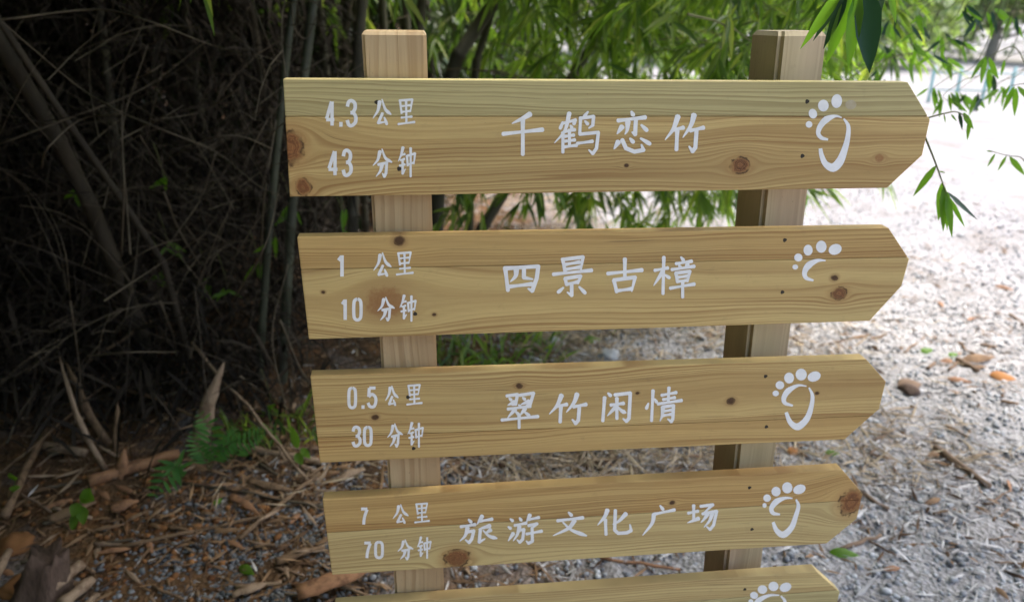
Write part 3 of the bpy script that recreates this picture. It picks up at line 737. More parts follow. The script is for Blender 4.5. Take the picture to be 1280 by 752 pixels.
# dead twigs tangled in front of the dark
tw_l = 'thin pale dead bamboo twig arching across the dark thicket'
def px_twig(pxs, Y, r=.003, lab=None, grp='dead twigs hanging in the thicket', mat='twig_dry', nm='dead_twig', dy=.15):
    P = [at_y(px, py, Y + dy * math.sin(1.7 * i + px)) for i, (px, py) in enumerate(pxs)]
    S = catmull([tuple(p) for p in P], 5); g_ = G()
    g_.tube(S, [r * (1 - .6 * i / len(S)) for i in range(len(S))], 5)
    if lab is None:
        rise = abs(pxs[-1][1] - pxs[0][1]) > abs(pxs[-1][0] - pxs[0][0])
        lab = f"{'thicker' if r > .0027 else 'hair-thin'} dead bamboo twig {'rising steeply' if rise else 'arching sideways'} across the dark thicket"
    o = add_obj(nm, g_.mesh(nm, True), M[mat]); tag(o, lab, 'twig', grp); return o
TW = [[(152, 320), (155, 230), (155, 150), (185, 55)], [(163, 318), (158, 250), (153, 190), (152, 130)], [(52, 210), (60, 185), (100, 150), (150, 142)],
      [(150, 140), (210, 165), (270, 190), (320, 230), (350, 245)], [(150, 140), (100, 110), (40, 60), (0, 25)], [(0, 25), (120, 12), (190, 28), (260, 55), (330, 75)],
      [(240, 376), (265, 310), (292, 250)], [(190, 560), (220, 470), (245, 390), (290, 250)], [(0, 180), (80, 150), (180, 110), (260, 50)],
      [(130, 376), (200, 330), (260, 290)], [(290, 376), (330, 310), (350, 230)], [(315, 0), (330, 40), (350, 85)], [(365, 5), (368, 35), (383, 48), (396, 20)],
      [(165, 100), (185, 92), (203, 80)], [(270, 190), (250, 250), (215, 300), (180, 360)], [(60, 100), (100, 60), (150, 20)], [(205, 240), (225, 290), (250, 330)],
      [(300, 110), (250, 140), (190, 150)], [(345, 150), (330, 250), (325, 340), (310, 420)], [(360, 330), (340, 420), (360, 520)], [(175, 170), (195, 200), (230, 240), (300, 260)],
      [(88, 376), (100, 470), (105, 600)], [(200, 376), (220, 440), (205, 520)], [(110, 445), (160, 440), (220, 440)], [(300, 470), (340, 500), (390, 545)], [(350, 400), (375, 460), (390, 480)]]
for k, pp in enumerate(TW): px_twig(pp, random.uniform(1.3, 1.7), random.uniform(.0022, .0042))
for k in range(46):
    x0, y0 = random.uniform(-20, 380), random.uniform(40, 470); a_ = random.uniform(-2.6, -.4); ln = random.uniform(90, 230)
    cv = random.uniform(-.5, .5)
    px_twig([(x0 + ln * u * math.cos(a_ + cv * u), y0 + ln * u * math.sin(a_ + cv * u) + 40 * u * u) for u in (0, .33, .66, 1)], random.uniform(1.35, 1.9), random.uniform(.0014, .0028))

# the finest dead twigs, too many to count
rr = np.random.default_rng(77); g_ = G()
for k in range(900):
    p = np.array([rr.uniform(-2.4, -.1), rr.uniform(1.45, 2.5), 0]); p[2] = gz(p[0], p[1]) + abs(rr.normal(0, .7))
    d = unit(np.array([rr.normal(0, .8), rr.normal(0, .5), rr.normal(-.2, .9)])); ln = rr.uniform(.25, .8); sag = rr.uniform(0, .35) * ln
    g_.tube([p + d * ln * u + np.array([0, 0, -sag * u * u]) for u in (0, .35, .7, 1)], [.0019, .0016, .0012, .0006], 3, False)
o = add_obj('dead_twig_tangle', g_.mesh('dead_twig_tangle'), M['twig_fine']); tag(o, 'mesh of fine dead twigs in front of the dark thicket', 'twigs', kind='stuff')

# ------------------------------------------------------------------ bamboo sprays in front
def spray(name_label, stem_px, Y, lf, width=.16, mats=None, grp=None, rs=.0016, rise=True):
    """stem_px: stem points; lf: (base px, tip px, Ydelta, blade width px, material)"""
    base = at_y(*stem_px[0], Y); root = empty('bamboo_spray', base); tag(root, name_label, 'bamboo spray', grp)
    P = [at_y(px, py, Y) for px, py in stem_px]
    if rise: P = [P[0] + Vector((.5, .25, 1.15)), P[0] + Vector((.28, .12, .75)), P[0] + Vector((.08, .03, .3))] + P
    S = catmull([tuple(p) for p in P], 5); g_ = G(); g_.tube(S, [rs * (1.5 - .9 * i / len(S)) for i in range(len(S))], 5)
    add_obj('stem', g_.mesh('stem', True), M['twig_green'], root)
    for b_, t_, dy, wpx, mt in lf:
        a0 = at_y(*b_, Y); a1 = at_y(*t_, Y + dy); d = a1 - a0; L = d.length
        view = (a0 - CAM).normalized(); nrm = -view + Vector((random.uniform(-.5, .5), 0, random.uniform(0, .5)))
        Wm = (wpx if L * F_PX / (a0 - CAM).length > 70 else min(wpx, .19 * L * F_PX / (a0 - CAM).length)) * (a0 - CAM).length / F_PX
        V, Q = leaves(np.array([a0]), np.array([d]), np.array([nrm]), np.array([L]), np.array([Wm]), np.array([.0]), True, -.16)
        add_obj('leaf', mesh_np('leaf', V, Q, True), M[mt], root)
    return root
spray('big bamboo leaves hanging over the weathered post top', [(1085, -60), (1078, -25), (1072, -8)], -.06, [
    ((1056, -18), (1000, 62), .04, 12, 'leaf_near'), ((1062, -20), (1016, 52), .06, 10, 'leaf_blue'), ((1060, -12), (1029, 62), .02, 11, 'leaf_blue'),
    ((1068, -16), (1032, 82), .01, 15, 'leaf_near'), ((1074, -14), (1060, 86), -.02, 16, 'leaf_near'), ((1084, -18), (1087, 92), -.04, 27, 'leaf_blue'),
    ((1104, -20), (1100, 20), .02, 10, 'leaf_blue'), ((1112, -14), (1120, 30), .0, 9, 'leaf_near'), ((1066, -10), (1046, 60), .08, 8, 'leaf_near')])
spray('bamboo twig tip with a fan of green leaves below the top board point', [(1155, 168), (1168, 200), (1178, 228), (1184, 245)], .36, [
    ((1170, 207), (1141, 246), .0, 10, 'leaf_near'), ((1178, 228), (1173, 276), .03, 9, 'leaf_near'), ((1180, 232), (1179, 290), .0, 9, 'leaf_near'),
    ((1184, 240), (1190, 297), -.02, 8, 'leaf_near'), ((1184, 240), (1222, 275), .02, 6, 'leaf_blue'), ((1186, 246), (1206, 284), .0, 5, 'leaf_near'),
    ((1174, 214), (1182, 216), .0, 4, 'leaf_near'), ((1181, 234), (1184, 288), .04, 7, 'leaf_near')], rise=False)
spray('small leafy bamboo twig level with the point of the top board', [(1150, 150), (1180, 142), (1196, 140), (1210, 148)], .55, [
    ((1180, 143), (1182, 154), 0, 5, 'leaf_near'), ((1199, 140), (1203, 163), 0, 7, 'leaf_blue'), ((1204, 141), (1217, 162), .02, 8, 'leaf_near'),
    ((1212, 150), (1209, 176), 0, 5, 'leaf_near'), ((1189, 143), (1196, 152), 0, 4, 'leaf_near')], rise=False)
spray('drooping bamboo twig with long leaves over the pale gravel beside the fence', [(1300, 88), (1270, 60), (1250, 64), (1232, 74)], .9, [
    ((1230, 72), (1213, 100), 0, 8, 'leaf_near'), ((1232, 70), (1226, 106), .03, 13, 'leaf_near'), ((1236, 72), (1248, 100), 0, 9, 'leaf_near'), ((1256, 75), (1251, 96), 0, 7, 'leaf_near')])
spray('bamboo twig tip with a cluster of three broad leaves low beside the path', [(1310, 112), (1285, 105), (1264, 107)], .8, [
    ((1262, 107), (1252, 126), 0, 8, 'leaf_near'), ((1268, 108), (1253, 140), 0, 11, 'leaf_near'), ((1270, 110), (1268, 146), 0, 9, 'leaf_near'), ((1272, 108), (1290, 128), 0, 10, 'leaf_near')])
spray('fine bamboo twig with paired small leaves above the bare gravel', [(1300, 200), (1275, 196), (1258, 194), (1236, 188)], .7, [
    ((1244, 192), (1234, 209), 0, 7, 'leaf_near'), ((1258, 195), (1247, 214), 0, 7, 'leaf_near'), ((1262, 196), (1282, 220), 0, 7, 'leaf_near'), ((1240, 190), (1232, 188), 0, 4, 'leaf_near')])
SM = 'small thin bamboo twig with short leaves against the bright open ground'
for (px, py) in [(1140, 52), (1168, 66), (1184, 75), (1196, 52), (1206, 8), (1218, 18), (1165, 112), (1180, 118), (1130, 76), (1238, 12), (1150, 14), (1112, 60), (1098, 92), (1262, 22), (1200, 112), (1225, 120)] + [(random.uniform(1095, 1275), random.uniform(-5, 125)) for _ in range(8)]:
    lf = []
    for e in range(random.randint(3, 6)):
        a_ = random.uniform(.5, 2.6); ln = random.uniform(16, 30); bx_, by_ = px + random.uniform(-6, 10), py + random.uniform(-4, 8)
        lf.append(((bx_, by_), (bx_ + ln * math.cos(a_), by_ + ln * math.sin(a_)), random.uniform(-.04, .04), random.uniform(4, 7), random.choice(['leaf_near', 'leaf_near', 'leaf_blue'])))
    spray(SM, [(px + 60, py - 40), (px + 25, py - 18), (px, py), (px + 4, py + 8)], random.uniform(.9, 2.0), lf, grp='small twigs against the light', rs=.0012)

# ------------------------------------------------------------------ litter, gravel
def scatter(n, fn, rs):
    rr = np.random.default_rng(rs); out = []
    while sum(len(o) for o in out) < n:
        P = np.stack([rr.uniform(-2.6, 5.5, n * 2), rr.uniform(.15, 7.5, n * 2)], 1)
        keep = rr.random(len(P)) < fn(P[:, 0], P[:, 1]); out.append(P[keep])
    return np.concatenate(out)[:n], rr
def right_d(x, y): return 1 / (1 + np.exp(-(x - .5) * 3)) * np.exp(-np.maximum(y - 1, 0) * .42) * np.clip(.5 + .5 * np.sin(3.1 * x + 1.9 * y) * np.sin(2.3 * x - 2.7 * y) + .35 * np.sin(7.7 * x + 1) * np.sin(8.9 * y), .06, 1)
def left_d(x, y): return 1 / (1 + np.exp((x - .75 - .12 * y) * 4)) * np.exp(-np.maximum(y - 2.6, 0) * 1.0) * (.65 + .35 * np.sin(4.3 * x + 2.9 * y))
def litter(name, n, fn, rs, L, mat, lab, flat=.12, wr=(.09, .17), lift=.006):
    P, rr = scatter(n, fn, rs); z = hills(P[:, 0], P[:, 1])
    O = np.column_stack([P, z + np.abs(rr.normal(lift, lift, n))])
    a_ = rr.uniform(0, 2 * np.pi, n); D = np.column_stack([np.cos(a_), np.sin(a_), rr.normal(0, flat, n)])
    N = unit(np.column_stack([rr.normal(0, .35, n), rr.normal(0, .35, n), np.ones(n)]))
    Ls = rr.uniform(*L, n) * rr.uniform(.6, 1, n)
    V, Q = leaves(O, D, N, Ls, Ls * rr.uniform(*wr, n), rr.normal(.0, .12, n), False, .35)
    o = add_obj(name, mesh_np(name, V, Q, False), M[mat]); tag(o, lab, 'leaf litter', kind='stuff')
litter('pale_leaf_litter', 21000, right_d, 21, (.03, .105), 'dry_leaf', 'pale dry bamboo leaves strewn over the grey gravel')
litter('brown_leaf_litter', 17000, left_d, 22, (.025, .11), 'dry_leaf_brown', 'brown rotting bamboo leaves covering the soil under the thicket', .2)
litter('tan_leaf_litter', 1500, left_d, 23, (.06, .15), 'sheath_pale', 'tan dry leaf scraps lying in the brown litter', .2)
litter('straw_litter', 8500, lambda x, y: right_d(x, y) * np.exp(-((x - .7) ** 2) / 1.2) * (y > 1.0), 24, (.08, .20), 'straw', 'straw-like dry stalks lying behind the boards', .25, (.03, .07), .012)
litter('fallen_brown_leaf', 2600, right_d, 25, (.03, .09), 'dry_leaf_brown', 'brown fallen leaves among the pale ones on the gravel', .2, (.12, .3))
# gravel
ico = bmesh.new(); bmesh.ops.create_icosphere(ico, subdivisions=1, radius=1)
IV = np.array([v.co[:] for v in ico.verts]); IF = np.array([[v.index for v in f.verts] for f in ico.faces]); ico.free()
def stones(name, n, fn, rs, r, mat, lab, cat):
    P, rr = scatter(n, fn, rs); z = hills(P[:, 0], P[:, 1]); s = rr.uniform(*r, n) * rr.uniform(.6, 1.3, n)
    sc3 = np.stack([s * rr.uniform(.7, 1.3, n), s * rr.uniform(.7, 1.3, n), s * rr.uniform(.45, .85, n)], 1)
    a_ = rr.uniform(0, 6.3, n); V = IV[None] * rr.uniform(.8, 1.2, (n, len(IV), 1)) * sc3[:, None]
    c, s_ = np.cos(a_)[:, None], np.sin(a_)[:, None]
    V = np.stack([V[:, :, 0] * c - V[:, :, 1] * s_ + P[:, :1], V[:, :, 0] * s_ + V[:, :, 1] * c + P[:, 1:], V[:, :, 2] + z[:, None] + s[:, None] * .2], -1)
    Q = (IF[None] + (np.arange(n) * len(IV))[:, None, None]).reshape(-1, 3)
    o = add_obj(name, mesh_np(name, V.reshape(-1, 3), Q), M[mat]); tag(o, lab, cat, kind='stuff')
stones('gravel', 26000, lambda x, y: 1 / (1 + np.exp(-(x - .25) * 4)) * np.exp(-np.maximum(y - .8, 0) * .5), 31, (.004, .011), 'pebble', 'loose grey gravel stones on the path', 'gravel')
stones('dark_gravel_patch', 5000, lambda x, y: np.exp(-(((x + .35) / .3) ** 2 + ((y - .75) / .28) ** 2)) + .8 * np.exp(-(((x - .1) / .25) ** 2 + ((y - 1.0) / .25) ** 2)), 32, (.004, .009), 'pebble_dark', 'patch of bluish gravel in the brown litter', 'gravel')
stones('soil_crumbs', 700, lambda x, y: np.exp(-(((x + .62) / .4) ** 2 + ((y - 1.0) / .3) ** 2)), 33, (.003, .013), 'clod', 'orange-brown soil crumbs in front of the ferns', 'soil')

# ------------------------------------------------------------------ single pieces of debris
def st_attr(me, vals):
    at = me.attributes.new('st', 'FLOAT_VECTOR', 'POINT'); at.data.foreach_set('vector', np.array(vals, np.float32).ravel())
def sheath(p0, p1, wid, mat, label, grp, curl=2.0, nm='bamboo_sheath', up=Vector((0, -.3, 1)), bow=.03, tipw=.06):
    """a dry culm sheath: a curled blade that narrows to its tip"""
    p0, p1 = Vector(p0), Vector(p1); d = p1 - p0; L = d.length; t_ = d.normalized()
    s_ = t_.cross(up).normalized(); u_ = s_.cross(t_); n, m = 10, 7; V = []; F = []; ph = random.uniform(0, 6)
    for i in range(n):
        u = i / (n - 1); w_ = wid * (.75 + .5 * u if u < .4 else .95) * (1 - max(0, (u - .45) / .55) ** 1.6 * (1 - tipw)) * .5
        c = p0 + d * u + u_ * (bow * L * math.sin(math.pi * u)) + s_ * (.015 * L * math.sin(5 * u + ph))
        for j in range(m):
            a_ = (j / (m - 1) - .5) * curl * (1 + .25 * math.sin(4 * u + ph)); r = w_ / max(.3, math.sin(min(curl / 2, 1.57)))
            V.append(c + s_ * (r * math.sin(a_)) + u_ * (r * (math.cos(a_) - .6)) + u_ * random.uniform(-.10, .10) * w_ + s_ * (random.uniform(-.16, .16) * w_ if j in (0, m - 1) else 0) + t_ * (random.uniform(-.03, .03) * L if 0 < i < n - 1 else 0))
    for i in range(n - 1):
        for j in range(m - 1): F.append((i * m + j, i * m + j + 1, (i + 1) * m + j + 1, (i + 1) * m + j))
    me = mesh_py(nm, V, F, True); st_attr(me, [(i / (n - 1) * 3 + ph, j / (m - 1), 0) for i in range(n) for j in range(m)]); o = add_obj(nm, me, M[mat])
    so = o.modifiers.new('thick', 'SOLIDIFY'); so.thickness = .0018
    tag(o, label, 'sheath', grp); return o
def stick(p0, p1, r, mat, label, grp, nm='fallen_stick', cat='stick', n=7, wob=.02, hollow=False):
    p0, p1 = Vector(p0), Vector(p1); L = (p1 - p0).length; P = []
    for i in range(n):
        u = i / (n - 1); P.append(p0.lerp(p1, u) + Vector((random.uniform(-1, 1), random.uniform(-1, 1), random.uniform(-.4, .6))) * wob * L * (0 < i < n - 1))
    g_ = G(); rad = [r * random.uniform(.85, 1.12) * (1 - .25 * i / n) for i in range(n)]; g_.tube(P, rad, 8); me = g_.mesh(nm, True); sd_ = random.uniform(0, 9)
    st_attr(me, [(i / n * 3 + sd_, q / 8, 0) for i in range(n) for q in range(8)])
    o = add_obj(nm, me, M[mat]); tag(o, label, cat, grp); return o
def standing(base_px, tip_px, wpx, mat, label, lean=.0, **k):
    b_ = gpt(*base_px); t_ = at_y(*tip_px, b_.y + lean); wd = wpx * (b_ - CAM).length / F_PX
    return sheath(b_, t_, wd, mat, label, None, up=Vector((0, -1, .1)), **k)
standing((242, 572), (279, 452), 22, 'sheath_pale', 'tall pointed tan bamboo sheath standing upright among the ferns', .1)
standing((132, 592), (72, 446), 9, 'sheath_pale', 'long narrow pale sheath leaning out of the litter', .1)
standing((137, 556), (80, 452), 13, 'sheath', 'broader brown sheath leaning behind the long pale one', .15)
standing((146, 570), (146, 503), 9, 'sheath', 'short pointed sheath sticking up beside the leaning ones', .05)
standing((150, 600), (155, 560), 12, 'sheath_red', 'stubby reddish sheath tip poking from the litter', .03)
def flat(a_, b_, wpx, mat, label, nm='bamboo_sheath', curl=1.6, lift=.02):
    p, q = gpt(*a_, lift), gpt(*b_, lift); return sheath(p, q, wpx * (p - CAM).length / F_PX, mat, label, None, curl, nm)
flat((372, 757), (492, 722), 22, 'sheath_red', 'big orange-brown bamboo sheath lying under the lowest board', lift=.05)
flat((345, 708), (408, 690), 13, 'sheath', 'curled brown sheath lying beside the left end of the fourth board')
flat((292, 752), (335, 735), 15, 'sheath_pale', 'pale torn sheath scrap on the bluish gravel')
flat((62, 656), (122, 634), 14, 'sheath', 'brown sheath piece lying below the small seedling')
flat((455, 592), (420, 606), 12, 'sheath_pale', 'pale torn sheath between the third and fourth boards by the left post')
flat((140, 642), (175, 632), 14, 'sheath_red', 'short orange-brown sheath beside the lowest fern frond')
flat((290, 625), (330, 655), 10, 'sheath_red', 'reddish sheath strip lying across the soil')
flat((310, 608), (370, 620), 10, 'sheath', 'thin brown sheath strip near the tan pole')
def log(a_, b_, wpx, mat, label, lift=.02, **k):
    p, q = gpt(*a_, lift), gpt(*b_, lift); return stick(p, q, wpx * .5 * (p - CAM).length / F_PX, mat, label, None, **k)
log((112, 608), (225, 572), 15, 'sheath_red', 'reddish fallen bamboo length lying behind the small seedling', nm='fallen_culm', wob=.012)
log((285, 562), (402, 583), 10, 'sheath_pale', 'tan pole lying on the ground past the ferns', nm='fallen_culm', wob=.01)
log((8, 655), (60, 545), 9, 'sheath', 'brown stick leaning towards the thicket', .03, wob=.01)
log((52, 562), (108, 572), 11, 'sheath_pale', 'short tan culm piece at the edge of the dark', nm='fallen_culm', wob=.01)
log((58, 760), (106, 722), 15, 'sheath_pale', 'cut pale bamboo length, upper of the pair beside the stump', .05, nm='cut_culm', wob=.004)
log((80, 766), (118, 734), 13, 'sheath_pale', 'cut pale bamboo length, lower of the pair beside the stump', .03, nm='cut_culm', wob=.004)
log((100, 772), (122, 746), 10, 'sheath_pale', 'short cut bamboo end lying under the pair', .01, nm='cut_culm', wob=.004)
log((-6, 735), (14, 698), 11, 'sheath_pale', 'pale bamboo stick beyond the stump', .03, nm='cut_culm', wob=.01)
log((1168, 563), (1236, 612), 8, 'stick', 'dark straight stick lying on the pale leaf litter', .015, wob=.008)
log((1196, 452), (1222, 466), 7, 'stick', 'short dark twig piece next to the orange leaf', .012, wob=.03)
log((1050, 690), (1100, 672), 5, 'stick', 'thin brown twig near the point of the fourth board', .012, wob=.03)
log((750, 700), (850, 716), 5, 'sheath_red', 'thin reddish stick behind the lowest board', .012, wob=.02)
log((1030, 470 + 120), (1110, 640), 6, 'stick', 'crooked dark twig lying by the end of the third board', .012, wob=.03)
CL = 'long thin dry cane lying across the slope below the thicket'
for a_, b_, h0, h1 in [((20, 520), (200, 470), .02, .25), ((60, 480), (330, 560), .12, .03), ((180, 520), (400, 470), .04, .2), ((0, 600), (150, 505), .02, .12), ((230, 610), (410, 640), .02, .02), ((250, 500), (390, 610), .25, .02), ((150, 690), (340, 650), .02, .02), ((10, 560), (120, 440), .02, .3), ((300, 680), (400, 600), .02, .03)]:
    p, q = gpt(*a_, h0), gpt(*b_, h1)
    stick(p, q, random.uniform(.004, .008), random.choice(['sheath', 'twig_dry', 'sheath_pale']), CL, 'dry canes on the slope', nm='dry_cane', cat='cane', n=9, wob=.012)
SL = 'short dry stick lying loose in the litter'
for k in range(34):
    x0, y0 = random.uniform(0, 420), random.uniform(540, 748); a_ = random.uniform(-.9, .9); ln = random.uniform(22, 60)
    log((x0, y0), (x0 + ln * math.cos(a_), y0 + ln * math.sin(a_) * .6), random.uniform(2.5, 5.5), (mt := random.choice(['stick', 'sheath', 'sheath_pale', 'twig_dry'])), f"{dict(stick='short dark', sheath='short brown', sheath_pale='short pale tan', twig_dry='short grey-brown')[mt]} stick lying loose in the litter under the thicket", .015, wob=.03)
    bpy.context.scene.collection.objects[-1]['group'] = 'loose sticks in the brown litter'
SR = 'small dark twig scrap scattered on the pale gravel'
for k in range(34):
    x0, y0 = random.uniform(880, 1275), random.uniform(380, 748); a_ = random.uniform(-1, 1); ln = random.uniform(14, 46)
    log((x0, y0), (x0 + ln * math.cos(a_), y0 + ln * math.sin(a_) * .6), random.uniform(2, 4), (mt := random.choice(['stick', 'stick', 'dry_leaf_brown', 'sheath'])), f"{dict(stick='dark', dry_leaf_brown='rusty brown', sheath='light brown')[mt]} twig scrap lying on the pale gravel", .01, wob=.04)
    bpy.context.scene.collection.objects[-1]['group'] = 'twig scraps on the gravel'
# larger single leaves on the ground
def gleaf(px, py, ang, lpx, wpx, mat, label, grp=None, nm='fallen_leaf'):
    p = gpt(px, py, .014); s = (p - CAM).length / F_PX; d = np.array([[math.cos(ang), math.sin(ang), random.uniform(0, .2)]])
    V, Q = leaves(np.array([p]), d, np.array([[random.uniform(-.3, .3), -.5, 1.]]), np.array([lpx * s]), np.array([wpx * s]), np.array([.15]), True, .25)
    o = add_obj(nm, mesh_np(nm, V, Q, True), M[mat]); tag(o, label, 'leaf', grp)
gleaf(1236, 472, -.2, 28, 13, 'orange_leaf', 'bright orange fallen leaf on the pale gravel')
gleaf(1200, 455, .1, 44, 12, 'dry_leaf_brown', 'long dark brown fallen leaf beside the orange one')
gleaf(1122, 486, .2, 34, 18, 'stick', 'dark crumpled leaf on the gravel near the third board')
gleaf(1150, 443, .2, 18, 8, 'leaf_near', 'small fallen green leaf near the dark crumpled one')
gleaf(1185, 448, .3, 14, 7, 'leaf_near', 'tiny yellow-green fallen leaf above the long brown one')
gleaf(1036, 694, -.3, 32, 12, 'leaf_near', 'green fallen leaf under the point of the fourth board')
gleaf(1030, 570, -.1, 18, 8, 'leaf_near', 'yellow-green leaf by the weathered post below the third board')
gleaf(985, 570, .4, 18, 12, 'orange_leaf', 'orange leaf close to the weathered post')
gleaf(730, 430, .4, 26, 14, 'leaf_near', 'bright green leaf on the straw behind the second board')
gleaf(682, 432, .3, 30, 22, 'pebble', 'grey curled leaf on the straw behind the boards')
gleaf(268, 635, 1.2, 16, 9, 'leaf_near', 'small green leaf fallen on the brown soil')
gleaf(300, 712, -.7, 26, 11, 'leaf_near', 'green leaf with pale edge on the bluish gravel')
gleaf(905, 710, .2, 22, 9, 'orange_leaf', 'orange-brown leaf behind the lowest board')
for k in range(26):
    gleaf(random.uniform(900, 1270), random.uniform(340, 745), random.uniform(0, 6.3), random.uniform(14, 28), random.uniform(4, 8), random.choice(['dry_leaf_brown', 'dry_leaf_brown', 'sheath_red']), 'small brown fallen leaf on the pale gravel', 'coloured fallen leaves on the gravel')
for k in range(30):
    gleaf(random.uniform(10, 420), random.uniform(600, 745), random.uniform(0, 6.3), random.uniform(20, 38), random.uniform(3.5, 7), random.choice(['dry_leaf_brown', 'dry_leaf_brown', 'sheath_red', 'sheath']), 'brown curled fallen leaf in the dark litter', 'curled leaves in the dark litter')
# clods, stump, stones
def lump(px, py, rpx, mat, label, cat, nm, sq=.6, seed=0, lift=.2):
    p = gpt(px, py); r = rpx * (p - CAM).length / F_PX; bm = bmesh.new(); bmesh.ops.create_icosphere(bm, subdivisions=3, radius=r)
    from mathutils import noise
    for v in bm.verts:
        k_ = 1 + .35 * noise.noise(v.co / r * 1.3 + Vector((seed, 0, 0))) + .15 * noise.noise(v.co / r * 4 + Vector((seed, 3, 0)))
        v.co = Vector((v.co.x * k_, v.co.y * k_, v.co.z * k_ * sq + r * lift)) + p
    me = bpy.data.meshes.new(nm); bm.to_mesh(me); bm.free(); me.shade_smooth(); o = add_obj(nm, me, M[mat]); tag(o, label, cat); return o
lump(18, 684, 16, 'clod', 'orange clod of soil behind the stump', 'clod', 'soil_clod', seed=1)
lump(20, 738, 15, 'clod', 'orange clod of soil in front of the stump', 'clod', 'soil_clod', seed=2)
lump(165, 648, 8, 'clod', 'flat orange clod under the lowest fern frond', 'clod', 'soil_clod', .4, seed=3)
lump(137, 686, 6, 'clod', 'small orange clod at the edge of the bluish gravel', 'clod', 'soil_clod', seed=4)
lump(760, 446, 14, 'pebble', 'grey stone lying on the straw behind the boards', 'stone', 'stone', .45, seed=5)
lump(1136, 488, 11, 'stump', 'dark wet stone on the gravel', 'stone', 'stone', .5, seed=6)
# stump: a splintered, ridged bamboo root
p = gpt(45, 748); g_ = G(); rs_ = [.085, .075, .062, .055, .05, .046]
V = []; F = []; n = 18
for i, r in enumerate(rs_):
    for q in range(n):
        a_ = 2 * math.pi * q / n; rr_ = r * (1 + .22 * math.sin(5 * a_ + i * .2) + random.uniform(-.08, .08))
        V.append((p.x + rr_ * math.cos(a_) + .012 * i, p.y + rr_ * math.sin(a_), p.z - .02 + .035 * i + (random.uniform(-.02, .025) if i == 5 else 0)))
for i in range(len(rs_) - 1):
    for q in range(n): F.append((i * n + q, i * n + (q + 1) % n, i * n + n + (q + 1) % n, i * n + n + q))
V.append((p.x + .06, p.y, p.z + .12)); F += [((len(rs_) - 1) * n + q, (len(rs_) - 1) * n + (q + 1) % n, len(V) - 1) for q in range(n)]
g_.add(V, F); tag(add_obj('bamboo_stump', g_.mesh('bamboo_stump', True), M['stump']), 'rotten ridged brown stump beside the cut bamboo lengths', 'stump')

# ------------------------------------------------------------------ ferns and seedlings
def fern(base_px, fronds, label, Yoff=0):
    b_ = gpt(*base_px); root = empty('fern', b_); tag(root, label, 'fern')
    for pxs, wpx in fronds:
        P = [b_] + [at_y(px, py, b_.y + Yoff - .04 * i) for i, (px, py) in enumerate(pxs)]
        S = [Vector(q) for q in catmull([tuple(q) for q in P], 8)]; n = len(S); g_ = G()
        g_.tube(S, [.0016 * (1 - .6 * i / n) for i in range(n)], 4)
        fr = add_obj('frond', g_.mesh('frond', True), M['twig_green'], root)
        O, D, L, N = [], [], [], []; wd = wpx * (b_ - CAM).length / F_PX
        tot = 9
        for i in range(tot):
            u = .22 + .78 * i / tot; f = u * (n - 1); k_ = min(int(f), n - 2); c = S[k_].lerp(S[k_ + 1], f - k_); t_ = (S[k_ + 1] - S[k_]).normalized()
            nrm = Vector((0, -.75, .65)); sd = t_.cross(nrm).normalized()
            ll = wd * math.sin(math.pi * min(1, .25 + .75 * u) ** 1.2) + .006
            for sg in (-1, 1):
                O.append(c); D.append(sd * sg + t_ * .45); L.append(ll); N.append(nrm)
        V, Q = leaves(np.array([tuple(q) for q in O]), np.array([tuple(q) for q in D]), np.array([tuple(q) for q in N]), np.array(L), np.array(L) * .20 + .001, np.full(len(L), .12), True, -.1)
        add_obj('leaflets', mesh_np('leaflets', V, Q, True), M['fern'], fr)['kind'] = 'stuff'
fern((228, 604), [([(222, 580), (204, 602), (183, 637)], 20), ([(222, 590), (226, 572)], 10)], 'low green fern frond spreading over the orange soil')
fern((262, 590), [([(264, 565), (262, 535), (246, 512)], 20), ([(272, 566), (292, 552), (318, 546)], 14), ([(256, 572), (246, 556), (240, 536)], 14)], 'upright green fern beside the tall pointed sheath')
fern((290, 582), [([(298, 560), (318, 545), (334, 538)], 14), ([(285, 560), (290, 545), (300, 536)], 12)], 'fern with thin feathery fronds behind the tan pole')
def seedling(base_px, lv, label, mat='leaf_near', nm='seedling'):
    b_ = gpt(*base_px); root = empty(nm, b_); tag(root, label, 'seedling')
    g_ = G()
    for (bx_, by_), (tx, ty), wpx in lv:
        a0 = at_y(bx_, by_, b_.y - .02); a1 = at_y(tx, ty, b_.y - .05); g_.tube([b_, b_.lerp(a0, .5) + Vector((.004, 0, .01)), a0], .0013, 4)
        V, Q = leaves(np.array([a0]), np.array([a1 - a0]), np.array([[.1, -.8, .7]]), np.array([(a1 - a0).length]), np.array([wpx * (b_ - CAM).length / F_PX]), np.array([.05]), True, -.12)
        add_obj('leaf', mesh_np('leaf', V, Q, True), M[mat], root)
    add_obj('stem', g_.mesh('stem'), M['twig_green'], root)
seedling((98, 652), [((100, 618), (118, 624), 14), ((104, 612), (112, 622), 12), ((98, 628), (90, 645), 13), ((102, 632), (104, 655), 12), ((94, 640), (90, 664), 9)], 'small broad-leaved green seedling in front of the fallen bamboo length')
seedling((375, 588), [((372, 560), (364, 530), 10), ((376, 560), (388, 572), 9), ((370, 566), (378, 580), 11)], 'green seedling with curled leaves by the left ends of the boards')
seedling((20, 622), [((18, 600), (12, 590), 9), ((20, 606), (16, 614), 10)], 'little green seedling in the dark litter near the leaning stick')
seedling((110, 345), [((60, 330), (72, 345), 8), ((56, 331), (48, 330), 6)], 'sprig of two green leaves low in the dark thicket')
LV = 'loose sprig of narrow green leaves lit against the dark thicket'
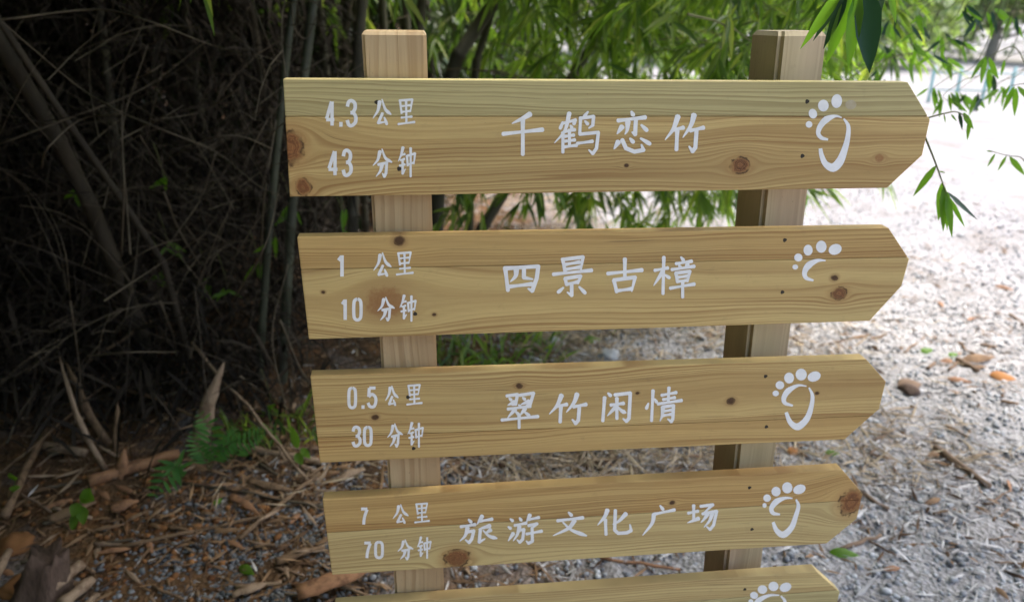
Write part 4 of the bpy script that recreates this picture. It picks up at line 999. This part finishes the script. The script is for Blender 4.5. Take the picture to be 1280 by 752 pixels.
for (px, py, Yd) in [(205, 222, 1.9), (210, 305, 2.0), (205, 340, 2.1), (285, 360, 1.9), (345, 300, 1.8), (95, 235, 2.0), (430, 262, 1.6), (435, 290, 1.8), (340, 505, 1.6), (262, 350, 2.2), (325, 330, 2.0), (365, 260, 1.9)]:
    lf = []
    for e in range(random.randint(3, 5)):
        a_ = random.uniform(.4, 2.8); ln = random.uniform(18, 34)
        lf.append(((px + random.uniform(-5, 5), py + random.uniform(-5, 5)), (px + ln * math.cos(a_), py + ln * math.sin(a_)), random.uniform(-.05, .05), random.uniform(4, 6), 'leaf_near'))
    spray(LV, [(px - 14, py - 45), (px - 5, py - 20), (px, py)], Yd, lf, grp='green sprigs in the dark thicket', rise=False, rs=.0012)
# grass tufts at the foot of the thicket behind the boards
def grass(name, boxes, lab, rs):
    rr = np.random.default_rng(rs); O = []
    for px0, px1, py0, py1, n in boxes:
        for k in range(n):
            p = gpt(rr.uniform(px0, px1), rr.uniform(py0, py1)); O.append((p.x, p.y, p.z))
    O = np.array(O); n = len(O); D = np.column_stack([rr.normal(0, .45, n), rr.normal(0, .45, n), np.ones(n)])
    L = rr.uniform(.07, .24, n); N = unit(np.column_stack([rr.normal(0, 1, n), rr.normal(-.5, 1, n), np.zeros(n) + .1]))
    V, Q = leaves(O, D, N, L, L * .05 + .003, rr.uniform(.1, .8, n), True, -.1)
    tag(add_obj(name, mesh_np(name, V, Q, True), M['leaf']), lab, 'grass', kind='stuff')
grass('grass', [(540, 700, 425, 470, 150), (340, 400, 520, 560, 40), (280, 340, 545, 565, 50), (560, 640, 470, 500, 50)], 'thin green grass growing at the foot of the bamboo', 41)

# ------------------------------------------------------------------ far side of the open ground
def far_tree(x, y, h, r, label, rs, n=5200):
    rr = np.random.default_rng(rs); root = empty('far_tree', (x, y, 0)); tag(root, label, 'tree', 'trees beyond the open ground')
    g_ = G(); P = [Vector((x, y, -.1)), Vector((x + .1, y, h * .3)), Vector((x - .05, y + .1, h * .6)), Vector((x, y, h * .9))]; g_.tube(P, [r * .07, r * .055, r * .035, r * .01], 8)
    cl = []
    for k in range(26):
        th, ph = rr.uniform(0, 6.28), rr.uniform(-.5, 1.4); rad = r * rr.uniform(.35, 1)
        c = np.array([x + rad * math.cos(th) * math.cos(ph), y + rad * math.sin(th) * math.cos(ph), h * .55 + h * .42 * math.sin(ph) * rr.uniform(.6, 1)]); cl.append(c)
        g_.tube([Vector((x, y, h * rr.uniform(.2, .6))), Vector(c)], [r * .02, r * .006], 5)
    add_obj('trunk', g_.mesh('trunk', True), M['bark_hazed'], root)
    cl = np.array(cl); O = cl[rr.integers(0, len(cl), n)] + rr.normal(0, r * .2, (n, 3)); O[:, 2] = np.maximum(O[:, 2], .1)
    D = rr.normal(0, 1, (n, 3)); N = unit(rr.normal(0, .6, (n, 3)) + np.array([0, 0, 1])); L = rr.uniform(.2, .42, n)
    V, Q = leaves(O, D, N, L, L * .45, np.full(n, .2), False)
    add_obj('crown', mesh_np('crown', V, Q, True), M['far_leaf_hazed'], root)['kind'] = 'stuff'
FT = [('round pale-green tree beyond the low fence', 15, 21, 5.5, 2.6), ('broad hazy tree behind the others across the open ground', 20, 27, 7, 3.4), ('low spreading tree at the end of the gravel', 8.5, 21, 4.6, 2.4),
      ('tall hazy tree left of the low fence end', 11.5, 26, 7.5, 3.2), ('small bushy tree at the far right of the fence', 21, 20, 4.5, 2.6), ('dense tree close behind the bamboo thicket', 4.5, 18, 5.5, 2.8), ('shadowed tree far behind the thicket', 0.5, 17, 6, 3)]
for k, (lb, x, y, h, r) in enumerate(FT): far_tree(x * 1.45, y * 1.45, h * 1.3, r * 1.4, lb, 60 + k)
SH = [('pale low shrub behind the teal fence', 13, 21, 2.6, 2.2), ('wide pale shrub at the end of the gravel', 19, 24, 3.0, 2.8), ('rounded pale shrub left of the teal fence', 8, 23, 2.8, 2.4), ('loose pale shrub past the fence end', 24, 22, 2.8, 2.6), ('tall pale shrub between the far trunks', 15.5, 27, 3.4, 2.8)]
for k, (lb, x, y, h, r) in enumerate(SH): far_tree(x, y, h, r, lb, 90 + k, 4200)
# low teal fence
root = empty('rope_fence', on_ground(1206, 132)); tag(root, 'low teal fence of thin posts and rails across the open ground', 'fence')
fa, fb = on_ground(1160, 128), on_ground(1420, 128)
for k in range(9):
    q = fa.lerp(fb, k / 8); g_ = G(); g_.tube([q + Vector((0, 0, -.1)), q + Vector((0, 0, .3)), q + Vector((0, 0, .62))], [.03, .03, .028], 8); add_obj('fence_post', g_.mesh('fence_post', True), M['fence'], root)
for hz_ in (.22, .52):
    g_ = G(); g_.tube([fa + Vector((0, -.03, hz_)), fa.lerp(fb, .5) + Vector((0, -.03, hz_ - .02)), fb + Vector((0, -.03, hz_))], .014, 6); add_obj('rail', g_.mesh('rail', True), M['fence'], root)
